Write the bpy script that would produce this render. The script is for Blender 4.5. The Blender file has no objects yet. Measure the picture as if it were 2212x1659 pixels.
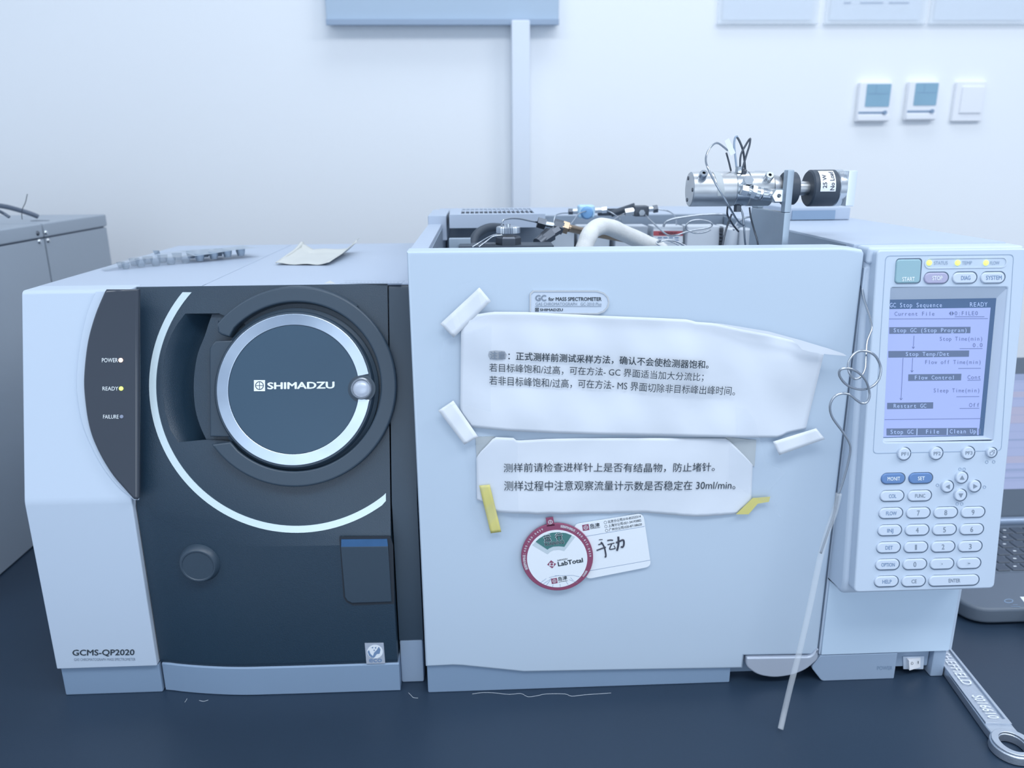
import bpy, bmesh, math, random
from mathutils import Vector, Matrix
random.seed(7)
SC = bpy.context.scene
COL = SC.collection

# ------------------------------------------------------------------ camera, world, lights, exposure
FPX, CX, CY = 1680.0, 1106.0, 829.5          # focal length and centre in photo pixels (2212x1659)
RW = Matrix(((0.99903141, -0.01886448, 0.0397539), (-0.04342562, -0.27683833, 0.95993477), (-0.00710327, -0.96073132, -0.27738939)))
CAM = Vector((0, -.666, .515))
cd = bpy.data.cameras.new('camera'); cam = bpy.data.objects.new('camera', cd); COL.objects.link(cam)
cd.sensor_fit = 'HORIZONTAL'; cd.sensor_width = 36; cd.lens = 36 * FPX / 2212
cd.clip_start = .02; cd.clip_end = 50
rt, dn, fw = RW.col[0], RW.col[1], RW.col[2]
cam.matrix_world = Matrix(((rt.x, -dn.x, -fw.x, CAM.x), (rt.y, -dn.y, -fw.y, CAM.y), (rt.z, -dn.z, -fw.z, CAM.z), (0, 0, 0, 1)))
cd.dof.use_dof = True; cd.dof.focus_distance = .70; cd.dof.aperture_fstop = 6.5
SC.camera = cam
w = bpy.data.worlds.new('world'); SC.world = w; w.use_nodes = True
bg = w.node_tree.nodes['Background']; bg.inputs[0].default_value = (.62, .77, 1, 1); bg.inputs[1].default_value = .80
def area(name, loc, size, power, col, target=None, sy=None):
    l = bpy.data.lights.new(name, 'AREA'); l.shape = 'RECTANGLE'; l.size = size; l.size_y = sy or size
    l.energy = power; l.color = col
    o = bpy.data.objects.new(name, l); COL.objects.link(o); o.location = loc
    if target is not None:
        o.rotation_euler = (Vector(target) - Vector(loc)).to_track_quat('-Z', 'Y').to_euler()
    return o
area('ceiling_lamp', (.25, -.95, 1.86), 1.2, 21, (.84, .89, .94), (.25, -.95, 0), .5)
area('ceiling_lamp', (-1.35, -.85, 1.86), 1.2, 11, (.84, .89, .94), (-1.35, -.85, 0), .5)
area('ceiling_lamp', (1.75, -.6, 1.86), 1.2, 22, (.86, .885, .93), (1.75, -.6, 0), .5)
area('ceiling_lamp', (.3, .55, 1.86), 1.2, 7, (.84, .89, .94), (.3, .55, 0), .4)
area('front_fill', (.3, -2.8, .7), 2.4, 17, (.81, .90, .97), (.2, 0, .1), 1.4)  # added fill light that lifts the lower fronts; no window stands here
SC.view_settings.view_transform = 'Standard'; SC.view_settings.look = 'None'
SC.view_settings.gamma = 1; SC.view_settings.use_curve_mapping = False
SC.view_settings.exposure = 0.0

# ------------------------------------------------------------------ helpers
def ray(px, py):
    return RW @ Vector(((px - CX) / FPX, (py - CY) / FPX, 1))
def W(px, py, X=None, Y=None, Z=None):
    r = ray(px, py)
    if X is not None: t = (X - CAM.x) / r.x
    elif Y is not None: t = (Y - CAM.y) / r.y
    else: t = (Z - CAM.z) / r.z
    return CAM + r * t
class Frame:
    """a real flat surface: origin, two in-plane axes, outward normal"""
    def __init__(s, O, ux, uy):
        s.O = Vector(O); s.ux = Vector(ux).normalized(); s.n = s.ux.cross(Vector(uy)).normalized(); s.uy = s.n.cross(s.ux)
        s.M = Matrix(((s.ux.x, s.uy.x, s.n.x, s.O.x), (s.ux.y, s.uy.y, s.n.y, s.O.y), (s.ux.z, s.uy.z, s.n.z, s.O.z), (0, 0, 0, 1)))
    def at(s, px, py, h=0):
        r = ray(px, py); t = (s.O + s.n * h - CAM).dot(s.n) / r.dot(s.n)
        d = CAM + r * t - s.O
        return Vector((d.dot(s.ux), d.dot(s.uy)))
    def poly(s, pts, h=0): return [s.at(x, y, h) for x, y in pts]
    def loc(s, p): d = Vector(p) - s.O; return Vector((d.dot(s.ux), d.dot(s.uy)))
    def shifted(s, u, v): return Frame(s.O + s.ux * u + s.uy * v, s.ux, s.uy)
WM = {}
def empty(name, loc, label=None, cat=None, group=None, rot=0):
    o = bpy.data.objects.new(name, None); COL.objects.link(o); o.empty_display_size = .02
    M = Matrix.Translation(Vector(loc)) @ Matrix.Rotation(rot, 4, 'Z'); o.matrix_basis = M; WM[o] = M
    tag(o, label, cat, group); return o
def tag(o, label=None, cat=None, group=None, kind=None):
    if label: o['label'] = label
    if cat: o['category'] = cat
    if group: o['group'] = group
    if kind: o['kind'] = kind
    return o
def link(name, me, M, m, parent=None, smooth=False):
    o = bpy.data.objects.new(name, me); COL.objects.link(o)
    if m is not None:
        me.materials.clear(); me.materials.append(m)
    if smooth is not None:
        me.polygons.foreach_set('use_smooth', [bool(smooth)] * len(me.polygons))
    WM[o] = M
    if parent is not None:
        o.parent = parent; o.matrix_basis = WM[parent].inverted() @ M
    else: o.matrix_basis = M
    return o
I4 = Matrix.Identity(4)
def autosmooth(o, ang=35):
    me = o.data
    bm = bmesh.new(); bm.from_mesh(me)
    for f in bm.faces: f.smooth = True
    for e in bm.edges:
        e.smooth = not (len(e.link_faces) == 2 and e.calc_face_angle(0) > math.radians(ang))
    bm.to_mesh(me); bm.free(); return o
def weigh(o):
    md = o.modifiers.new('normals', 'WEIGHTED_NORMAL'); md.keep_sharp = True; md.weight = 100; return o
def mesh_from(verts, faces):
    me = bpy.data.meshes.new('m'); me.from_pydata([tuple(v) for v in verts], [], faces); me.validate()
    return me
def fixn(me):
    bm = bmesh.new(); bm.from_mesh(me); bmesh.ops.remove_doubles(bm, verts=bm.verts, dist=1e-6)
    bmesh.ops.recalc_face_normals(bm, faces=bm.faces); bm.to_mesh(me); bm.free(); return me
def joinm(items):
    """items: (mesh, matrix) -> one mesh in world coordinates"""
    bm = bmesh.new()
    for me, M in items:
        n = len(bm.verts); bm.from_mesh(me); bm.verts.ensure_lookup_table()
        for v in bm.verts[n:]: v.co = M @ v.co
    out = bpy.data.meshes.new('m'); bm.to_mesh(out); bm.free(); return out
def curve_mesh(loops, half, bev=0, off=0, res=2):
    c = bpy.data.curves.new('c', 'CURVE'); c.dimensions = '2D'; c.fill_mode = 'BOTH'
    c.extrude = max(half - bev, 0); c.bevel_depth = bev; c.bevel_resolution = res; c.offset = off
    for lp in loops:
        sp = c.splines.new('POLY'); sp.points.add(len(lp) - 1)
        for i, p in enumerate(lp): sp.points[i].co = (p[0], p[1], 0, 1)
        sp.use_cyclic_u = True
    o = bpy.data.objects.new('tmp', c); me = bpy.data.meshes.new_from_object(o)
    bpy.data.objects.remove(o); bpy.data.curves.remove(c)
    return me
def slab_me(loops, h0, h1, bev=0):
    if loops and not hasattr(loops[0][0], '__len__'): loops = [loops]
    me = curve_mesh(loops, (h1 - h0) / 2, bev, -bev)
    me.transform(Matrix.Translation((0, 0, (h0 + h1) / 2))); return me
def slab(name, fr, loops, h0, h1, m, parent=None, bev=0):
    """loops are local (u,v) polygons on the surface fr; the slab stands between heights h0 and h1"""
    me = slab_me(loops, h0, h1, bev)
    o = link(name, me, fr.M, m, parent)
    if bev: weigh(autosmooth(o, 40))
    return o
def ngon_slab(name, fr, loop, h0, h1, m, parent, bev, seg=3):
    bm = bmesh.new(); vs = [bm.verts.new((p[0], p[1], h0)) for p in loop]; f = bm.faces.new(vs)
    ex = bmesh.ops.extrude_face_region(bm, geom=[f]); tv = [g for g in ex['geom'] if isinstance(g, bmesh.types.BMVert)]
    for v in tv: v.co.z = h1
    bmesh.ops.recalc_face_normals(bm, faces=bm.faces)
    te = [e for e in bm.edges if all(abs(v.co.z - h1) < 1e-7 for v in e.verts)]
    bmesh.ops.bevel(bm, geom=te, offset=bev, segments=seg, affect='EDGES', profile=.5, clamp_overlap=True)
    bmesh.ops.triangulate(bm, faces=[f for f in bm.faces if len(f.verts) > 4])
    me = bpy.data.meshes.new('m'); bm.to_mesh(me); bm.free()
    o = link(name, me, fr.M, m, parent); weigh(autosmooth(o, 40)); return o
def pslab(name, fr, pts, h0, h1, m, parent=None, bev=0):
    return slab(name, fr, [fr.poly(pts, h1)], h0, h1, m, parent, bev)
def boxme(x0, x1, y0, y1, z0, z1, bev=0, seg=2):
    bm = bmesh.new(); bmesh.ops.create_cube(bm, size=1)
    for v in bm.verts:
        v.co = Vector(((x0 + x1) / 2 + v.co.x * (x1 - x0), (y0 + y1) / 2 + v.co.y * (y1 - y0), (z0 + z1) / 2 + v.co.z * (z1 - z0)))
    if bev: bmesh.ops.bevel(bm, geom=bm.edges[:], offset=bev, segments=seg, affect='EDGES', profile=.5)
    me = bpy.data.meshes.new('m'); bm.to_mesh(me); bm.free(); return me
def box(name, x0, x1, y0, y1, z0, z1, m, parent=None, bev=0, seg=2):
    o = link(name, boxme(x0, x1, y0, y1, z0, z1, bev, seg), I4, m, parent)
    if bev: weigh(autosmooth(o, 40))
    return o
def prism_x(name, prof, x0, x1, m, parent=None, bev=0):
    """profile in (y,z) extruded along x"""
    fr = Frame((x0, 0, 0), (0, 1, 0), (0, 0, 1))       # normal = +x
    return slab(name, fr, [[Vector(p) for p in prof]], 0, x1 - x0, m, parent, bev)
def lathe(name, prof, M, m, parent=None, seg=32, ang=35, knurl=0):
    """profile of (radius, height) around local z"""
    vs, fs = [], []
    for r, h in prof:
        for k in range(seg):
            a = 2 * math.pi * k / seg; rr = r * (1 - (knurl if k % 2 else 0)) if r > 0 else 0
            vs.append((rr * math.cos(a), rr * math.sin(a), h))
    for i in range(len(prof) - 1):
        for k in range(seg):
            k2 = (k + 1) % seg; fs.append((i * seg + k, i * seg + k2, (i + 1) * seg + k2, (i + 1) * seg + k))
    me = fixn(mesh_from(vs, fs)); o = link(name, me, M, m, parent); autosmooth(o, ang); return o
def axisM(p, d):
    return Matrix.Translation(Vector(p)) @ Vector(d).to_track_quat('Z', 'Y').to_matrix().to_4x4()
def cyl(name, p0, p1, r, m, parent=None, seg=24, bev=0, r2=None):
    p0, p1 = Vector(p0), Vector(p1); L = (p1 - p0).length; b = min(bev, r * .4); r2 = r if r2 is None else r2
    prof = [(0, 0), (r - b, 0), (r, b), (r2, L - b), (r2 - b, L), (0, L)] if b else [(0, 0), (r, 0), (r2, L), (0, L)]
    return lathe(name, prof, axisM(p0, p1 - p0), m, parent, seg)
def smoothpath(P, n=6, closed=False):
    out = []; N = len(P)
    for i in range(N if closed else N - 1):
        p0, p1, p2, p3 = (P[(i + k) % N] if closed else P[max(0, min(N - 1, i + k))] for k in (-1, 0, 1, 2))
        for j in range(n):
            t = j / n
            out.append(.5 * ((2 * p1) + (p2 - p0) * t + (2 * p0 - 5 * p1 + 4 * p2 - p3) * t * t + (3 * p1 - p0 - 3 * p2 + p3) * t ** 3))
    if not closed: out.append(P[-1].copy())
    return out
def tube_me(P, r, seg=8, closed=False, n=6):
    P = [Vector(p) for p in P]
    if n > 1: P = smoothpath(P, n, closed)
    N = len(P); vs, fs = [], []; up = None
    for i, p in enumerate(P):
        a = P[(i + 1) % N] if closed or i < N - 1 else P[i]; b = P[i - 1] if closed or i > 0 else P[i]
        t = (a - b).normalized()
        if up is None: up = t.orthogonal().normalized()
        up = (up - t * up.dot(t)).normalized(); sd = t.cross(up)
        rr = r(i / (N - 1)) if callable(r) else r
        for k in range(seg):
            an = 2 * math.pi * k / seg; vs.append(p + (up * math.cos(an) + sd * math.sin(an)) * rr)
    for i in range(N if closed else N - 1):
        j = (i + 1) % N
        for k in range(seg):
            k2 = (k + 1) % seg; fs.append((i * seg + k, i * seg + k2, j * seg + k2, j * seg + k))
    if not closed: fs.append(tuple(range(seg))[::-1]); fs.append(tuple((N - 1) * seg + k for k in range(seg)))
    return mesh_from(vs, fs)
def tube(name, P, r, m, parent=None, seg=8, closed=False, n=6):
    return link(name, tube_me(P, r, seg, closed, n), I4, m, parent, smooth=True)
def wp(*pts): return [W(a, b, Y=c) for a, b, c in pts]
def rrect(x0, y0, x1, y1, r, n=5):
    out = []
    for cx, cy, a0 in ((x1 - r, y1 - r, 0), (x0 + r, y1 - r, 90), (x0 + r, y0 + r, 180), (x1 - r, y0 + r, 270)):
        for k in range(n + 1):
            a = math.radians(a0 + 90 * k / n); out.append(Vector((cx + r * math.cos(a), cy + r * math.sin(a))))
    return out
def roundpoly(P, r, n=4):
    out = []; P = [Vector(p) for p in P]; N = len(P)
    for i in range(N):
        p, a, b = P[i], P[i - 1], P[(i + 1) % N]; rr = r[i] if isinstance(r, (list, tuple)) else r
        if rr <= 0: out.append(p); continue
        da = (a - p); db = (b - p); rr_ = min(rr, da.length * .45, db.length * .45)
        s = p + da.normalized() * rr_; e = p + db.normalized() * rr_
        for k in range(n + 1):
            t = k / n; out.append(s * (1 - t) ** 2 + p * 2 * t * (1 - t) + e * t * t)
    return out
def circ(c, r, n=48, a0=0, a1=360, ry=None):
    ry = r if ry is None else ry; full = abs(a1 - a0) >= 359.9; m_ = n if full else n + 1
    return [Vector((c[0] + r * math.cos(math.radians(a0 + (a1 - a0) * k / n)), c[1] + ry * math.sin(math.radians(a0 + (a1 - a0) * k / n)))) for k in range(m_)]
def pcirc(fr, cx, cy, r, h, n=48, a0=0, a1=360, ry=None):
    """circle given where the photograph shows it, laid on the surface"""
    return [fr.at(p.x, 2 * cy - p.y, h) for p in circ((cx, cy), r, n, a0, a1, ry)]
def arcband(c, r0, r1, a0, a1, n=64):
    return circ(c, r1, n, a0, a1) + circ(c, r0, n, a0, a1)[::-1]
FONTC = {}
def glyph_me(s, bold):
    key = (s, bold)
    if key not in FONTC:
        c = bpy.data.curves.new('t', 'FONT'); c.body = s; c.size = 1; c.resolution_u = 3; c.fill_mode = 'FRONT'
        o = bpy.data.objects.new('tmp', c); me = bpy.data.meshes.new_from_object(o); bpy.data.objects.remove(o); bpy.data.curves.remove(c)
        if bold > .003:      # heavier weight: the same outline laid down again, a stroke's breadth aside
            ds = [(-bold, 0), (bold, 0), (0, bold * .8), (0, -bold * .8)] if bold > .009 else [(-bold, 0), (bold, 0)]
            me = joinm([(me, Matrix.Translation((dx, dy, 1.2e-5 * k))) for k, (dx, dy) in enumerate(ds)])
        FONTC[key] = me
    return FONTC[key]
def text_local(s, fr, bl, br, hgt, h, bold=0, mono=False, base=True, slant=0, rip=None):
    """flat lettering between two points; hgt is its height in photo pixels"""
    if mono:
        items = []
        for i, ch in enumerate(s):
            if ch == ' ': continue
            g = glyph_me(ch, bold); xs = [v.co.x for v in g.vertices]; x0, x1 = min(xs), max(xs); wd = x1 - x0
            sc_ = min(1.0, .50 / wd)
            if ch in 'ilI1t:./r' : sc_ = min(1.15, .40 / wd) if ch not in ':.' else 1
            items.append((g, Matrix.Translation((i * .60 + .30, 0, 0)) @ Matrix.Scale(sc_, 4, (1, 0, 0)) @ Matrix.Translation((-(x0 + x1) / 2, 0, 0))))
        me = joinm(items)
    else: me = glyph_me(s, bold).copy()
    xs = [v.co.x for v in me.vertices]; ys = [v.co.y for v in me.vertices]
    x0, x1 = (0, len(s) * .60) if mono else (min(xs), max(xs))
    if mono: x0, x1 = min(xs), max(xs)
    y0 = 0 if base else min(ys); y1 = max(ys) if not mono else .73
    A, B = fr.at(bl[0], bl[1], h), fr.at(br[0], br[1], h); T = fr.at(bl[0] + slant, bl[1] - hgt, h)
    ex, ey = B - A, T - A
    for v in me.vertices:
        u = (v.co.x - x0) / (x1 - x0); t = (v.co.y - y0) / (y1 - y0); q = A + ex * u + ey * t
        v.co = (q.x, q.y, h + v.co.z + (rip(q) if rip else 0))
    return me
def text(name, s, fr, bl, br, hgt, h, m, parent, **k):
    me = text_local(s, fr, bl, br, hgt, h, **k)
    return link(name, me, fr.M, m, parent)
def multi(name, fr, mes, m, parent):
    return link(name, joinm([(q, I4) for q in mes]), fr.M, m, parent)
def bar_me(fr, a, b, wpx, h):
    A, B = fr.at(a[0], a[1], h), fr.at(b[0], b[1], h); d = (B - A); wd = wpx * .00043
    nn = Vector((-d.y, d.x)).normalized() * wd / 2
    return mesh_from([(p.x, p.y, h) for p in (A - nn, B - nn, B + nn, A + nn)], [(0, 1, 2, 3)])
def flat_me(fr, pts, h):
    return mesh_from([(p.x, p.y, h) for p in fr.poly(pts, h)], [tuple(range(len(pts)))])

# ------------------------------------------------------------------ materials
def mat(name, col, rough=.5, metal=0, var=.03, vs=30, bump=0, bs=400, spec=.5, alpha=1, trans=0, emit=None, es=1, coat=0, aniso=0, ior=1.5):
    m = bpy.data.materials.new(name); m.use_nodes = True; nt = m.node_tree; b = nt.nodes['Principled BSDF']
    tc = nt.nodes.new('ShaderNodeTexCoord')
    if var:
        no = nt.nodes.new('ShaderNodeTexNoise'); no.inputs['Scale'].default_value = vs; no.inputs['Detail'].default_value = 3
        nt.links.new(tc.outputs['Object'], no.inputs['Vector'])
        mx = nt.nodes.new('ShaderNodeMix'); mx.data_type = 'RGBA'
        mx.inputs[6].default_value = (*[max(0, c * (1 - var)) for c in col], 1); mx.inputs[7].default_value = (*[min(1, c * (1 + var)) for c in col], 1)
        nt.links.new(no.outputs['Fac'], mx.inputs[0]); nt.links.new(mx.outputs[2], b.inputs['Base Color'])
    else: b.inputs['Base Color'].default_value = (*col, 1)
    b.inputs['Roughness'].default_value = rough; b.inputs['Metallic'].default_value = metal
    b.inputs['Specular IOR Level'].default_value = spec; b.inputs['Alpha'].default_value = alpha
    b.inputs['Transmission Weight'].default_value = trans; b.inputs['Coat Weight'].default_value = coat; b.inputs['IOR'].default_value = ior
    if aniso:
        b.inputs['Anisotropic'].default_value = aniso
        tg = nt.nodes.new('ShaderNodeTangent'); tg.direction_type = 'RADIAL'; tg.axis = 'Z'; nt.links.new(tg.outputs[0], b.inputs['Tangent'])
    if bump:
        n2 = nt.nodes.new('ShaderNodeTexNoise'); n2.inputs['Scale'].default_value = bs; nt.links.new(tc.outputs['Object'], n2.inputs['Vector'])
        bp = nt.nodes.new('ShaderNodeBump'); bp.inputs['Strength'].default_value = bump; bp.inputs['Distance'].default_value = .0004
        nt.links.new(n2.outputs['Fac'], bp.inputs['Height']); nt.links.new(bp.outputs[0], b.inputs['Normal'])
    if emit: b.inputs['Emission Color'].default_value = (*emit, 1); b.inputs['Emission Strength'].default_value = es
    return m
M = dict(
    wall=mat('wall_paint', (.90, .92, .94), .85, var=.01, vs=2, spec=.2),
    floor=mat('floor_vinyl', (.35, .38, .42), .5),
    bench=mat('black_resin_worktop', (.021, .039, .068), .40, var=.25, vs=3, spec=.45, bump=.15, bs=900),
    bench_side=mat('grey_bench_panel', (.5, .52, .55), .5),
    white=mat('white_enamel', (.53, .615, .725), .42, var=.012, vs=6, bump=.05, bs=1500),
    white_top=mat('white_steel_cover', (.44, .51, .62), .40, var=.012, vs=6),
    door=mat('white_door_plastic', (.515, .61, .715), .45, var=.015, vs=5, bump=.04, bs=1800),
    key=mat('white_key_plastic', (.58, .655, .76), .4, var=.01),
    grey=mat('grey_base_plastic', (.235, .33, .46), .5, var=.04, vs=10, bump=.08, bs=1200),
    grey_r=mat('light_grey_plastic', (.32, .41, .535), .5, var=.03, vs=10),
    silver_p=mat('silver_painted_plastic', (.52, .57, .66), .35, .25, var=.02),
    black=mat('charcoal_textured_plastic', (.010, .033, .060), .40, var=.06, vs=20, bump=.45, bs=1400, spec=.8),
    black_s=mat('charcoal_smooth_plastic', (.032, .056, .084), .42, var=.03, vs=10, bump=.15, bs=2000, spec=.6),
    face=mat('blue_black_face_plate', (.036, .078, .125), .40, var=.03, vs=10, spec=.5),
    panel=mat('glossy_dark_panel', (.042, .052, .070), .16, var=.03, vs=8, spec=.6),
    gap=mat('dark_gap', (.02, .028, .04), .8),
    stripe=mat('silver_stripe', (.66, .78, .82), .30, .2, var=.02),
    ring=mat('brushed_aluminium_ring', (.60, .69, .80), .24, 1, var=.10, vs=60, aniso=.85),
    print_w=mat('white_print', (.85, .90, .92), .5, var=0),
    print_k=mat('dark_print', (.03, .045, .06), .6, var=0),
    print_g=mat('grey_print', (.22, .27, .34), .6, var=0),
    print_b=mat('blue_grey_print', (.18, .28, .45), .6, var=0),
    print_r=mat('red_print', (.27, .065, .13), .5, var=0),
    steel=mat('stainless_steel', (.62, .66, .70), .24, 1, var=.06, vs=120),
    steel_d=mat('brushed_steel', (.56, .58, .60), .36, 1, var=.08, vs=60),
    steel_m=mat('dark_steel', (.11, .125, .15), .4, .8, var=.1, vs=60),
    wire=mat('polished_wire', (.46, .50, .55), .22, 1, var=.03),
    brass=mat('brass_tube', (.34, .26, .19), .3, 1, var=.1),
    alu=mat('aluminium_plate', (.42, .50, .58), .42, .7, var=.05, vs=40, bump=.1),
    dark=mat('black_rubber', (.042, .058, .082), .5, var=.08),
    dark2=mat('dark_grey_metal', (.13, .16, .21), .5, .3, var=.08),
    fabric=mat('woven_glass_sleeve', (.70, .71, .70), .9, var=.12, vs=120, bump=.6, bs=500),
    module=mat('white_valve_cover', (.60, .65, .71), .5, var=.05, vs=12),
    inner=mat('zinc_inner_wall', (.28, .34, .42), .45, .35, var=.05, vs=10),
    warn=mat('warning_red', (.50, .10, .12), .5),
    paper=mat('white_paper', (.71, .75, .81), .75, var=.03, vs=14, bump=.9, bs=45, spec=.2),
    paper2=mat('white_tape', (.80, .83, .87), .5, var=.03, vs=30, spec=.3),
    cream=mat('cream_sachet', (.60, .61, .58), .5, var=.06, vs=30),
    yellow=mat('yellow_tape', (.66, .60, .20), .55, var=.06, vs=60),
    residue=mat('grey_tape_backing', (.46, .50, .52), .55, var=.1, vs=90),
    clear=mat('clear_tape', (.62, .70, .80), .16, var=.02, alpha=.04, spec=.8),
    clear_tube=mat('clear_plastic_tube', (.80, .84, .88), .15, var=0, alpha=.26, spec=.8),
    blister=mat('clear_blister_plastic', (.30, .37, .44), .06, var=.03, alpha=.42, spec=1),
    foil=mat('foil_sheet', (.42, .50, .58), .3, .6, var=.12, vs=90, alpha=.9),
    lcd=mat('lcd_backlight', (.15, .18, .28), .3, var=0, emit=(.33, .42, .85), es=.76),
    lcd_d=mat('lcd_dark_pixels', (.06, .08, .12), .3, var=0, emit=(.135, .20, .38), es=.55),
    lcd_l=mat('lcd_light_pixels', (.15, .2, .3), .3, var=0, emit=(.42, .56, .92), es=.75),
    lcd_t=mat('lcd_text_pixels', (.06, .08, .12), .3, var=0, emit=(.12, .17, .42), es=.6),
    lcd_f=mat('lcd_border', (.05, .09, .16), .25, var=0, emit=(.09, .17, .36), es=.35),
    led_r=mat('led_orange', (1, .7, .5), .3, var=0, emit=(1, .55, .40), es=2.6),
    led_y=mat('led_yellow', (.8, .9, .2), .3, var=0, emit=(.66, .88, .12), es=1.1),
    led_off=mat('led_off', (.26, .30, .40), .3, var=0),
    plate=mat('bright_square_plate', (.74, .80, .86), .3, .4, var=.02),
    lowp=mat('brightened_white_panel', (.60, .73, .86), .45, var=.01),  # door plastic made lighter to offset the console's shadow
    well=mat('key_gap', (.10, .14, .20), .7, var=0),
    key_green=mat('green_key', (.29, .46, .52), .35, var=.01),
    key_pink=mat('pink_key', (.42, .41, .57), .35, var=.01),
    key_blue=mat('blue_key', (.13, .24, .47), .35, var=.01),
    green=mat('green_print', (.065, .20, .19), .5, var=0),
    card=mat('glossy_card', (.82, .86, .90), .3, var=0),
    ink=mat('marker_ink', (.05, .055, .08), .5, var=.3, vs=400),
    blue_strip=mat('lit_blue_lip', (.05, .14, .30), .2, .2, var=.15, vs=60),
    side=mat('grey_side_panel', (.33, .38, .44), .38, var=.02, vs=5),
    board=mat('grey_wall_board', (.43, .54, .66), .6, var=.01),
    trunk=mat('trunking_plastic', (.78, .83, .90), .55, var=.01),
    acry=mat('acrylic_pocket', (.84, .90, .96), .1, var=.01, alpha=.3, spec=.7),
    poster=mat('poster_paper', (.84, .89, .95), .6, var=.02, vs=8),
    thermo=mat('thermostat_plastic', (.88, .89, .92), .45, var=.01),
    glass=mat('thermostat_display', (.27, .45, .57), .12, var=.05),
    lap=mat('laptop_grey_plastic', (.115, .145, .185), .45, var=.03),
    lapk=mat('laptop_key', (.065, .085, .115), .5, var=.03),
    hinge=mat('laptop_hinge_strip', (.28, .35, .46), .35, .4, var=.02),
    lscr=mat('laptop_screen', (.1, .1, .1), .3, var=0, emit=(.36, .45, .80), es=.75),
    lscr2=mat('laptop_screen_row', (.1, .1, .1), .3, var=0, emit=(.44, .46, .72), es=.72),
    lscr3=mat('laptop_screen_line', (.1, .1, .1), .3, var=0, emit=(.26, .36, .66), es=.75),
    tool=mat('satin_chrome_tool', (.60, .65, .72), .36, .85, var=.07, vs=90, bump=.5, bs=700),
    fiber=mat('pale_fibre', (.55, .6, .65), .7, var=0),
)
FD = Frame((0, 0, 0), (1, 0, 0), (0, 0, 1))                       # front of the white door
def vframe(Y): return Frame((0, Y, 0), (1, 0, 0), (0, 0, 1))

# ------------------------------------------------------------------ the room
def struct(name, *a, **k):
    o = box(name, *a, **k); o['kind'] = 'structure'; return o
WY = 1.04
struct('wall_back', -2.6, 2.6, WY, WY + .1, -.8, 1.9, M['wall'])
struct('floor', -2.6, 2.6, -3.2, WY, -.85, -.8, M['floor'])
struct('ceiling', -2.6, 2.6, -3.2, WY, 1.9, 1.95, M['wall'])
bench = empty('lab_bench', (0, .4, -.8), 'black resin topped laboratory bench under the instruments', 'bench')
box('worktop', -1.7, 1.7, -.16, WY - .002, -.025, 0, M['bench'], bench, .002)
box('cabinet', -1.65, 1.65, -.10, WY - .03, -.8, -.0255, M['bench_side'], bench, .003)

# grey board, trunking, notice pockets, thermostats, light switch
FW = vframe(WY)
bd = empty('wall_board', W(955, 20, Y=WY - .01), 'grey metal board fixed high on the wall at the top edge', 'wall panel')
p0 = W(705, 49, Y=WY - .03); p1 = W(1207, 52, Y=WY - .03)
box('panel', p0.x, p1.x, WY - .03, WY, p0.z - .001, p0.z + .42, M['board'], bd, .003)
box('edge_strip', p0.x, p1.x, WY - .036, WY - .0301, p0.z - .005, p0.z + .006, M['grey_r'], bd, .001)
q0 = W(1105, 100, Y=WY - .045).x; q1 = W(1145, 100, Y=WY - .045).x
tr = box('cable_trunking', q0, q1, WY - .045, WY, 0.001, p0.z + .003, M['trunk'], bd, .003)
tr.parent = None; tr.matrix_basis = I4; tag(tr, 'white vertical cable trunking on the wall below the grey board', 'cable duct')
def pocket(x0, x1, label, lines):
    a = W(x0, 49, Y=WY - .008); b = W(x1, 49, Y=WY - .008); z0 = a.z
    t = empty('notice_pocket', (a.x, WY, z0), label, 'notice holder', 'clear notice pockets on the wall')
    box('sheet', a.x + .012, b.x - .012, WY - .004, WY - .0005, z0 + .006, z0 + .30, M['poster'], t)
    box('front_cover', a.x, b.x, WY - .009, WY - .0055, z0, z0 + .31, M['acry'], t, .001)
    box('bottom_lip', a.x, b.x, WY - .012, WY - .0005, z0 - .004, z0, M['acry'], t, .001)
    fr = vframe(WY - .0042)
    if lines:
        multi('printed_lines', fr, [bar_me(fr, (u, v), (u2, v), wd, .0001) for u, u2, v, wd in lines], M['print_b'], t)
    return t
pocket(1549, 1766, 'clear notice pocket on the wall, nearest the grey board', [])
pocket(1781, 2000, 'clear wall notice pocket with a line of print, middle of the three', [(1823, 1838, 6.5, 8), (1858, 1908, 6.5, 8), (1920, 1964, 6.5, 8)])
pocket(2007, 2226, 'clear wall notice pocket cut off by the right edge of the view', [])
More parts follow.
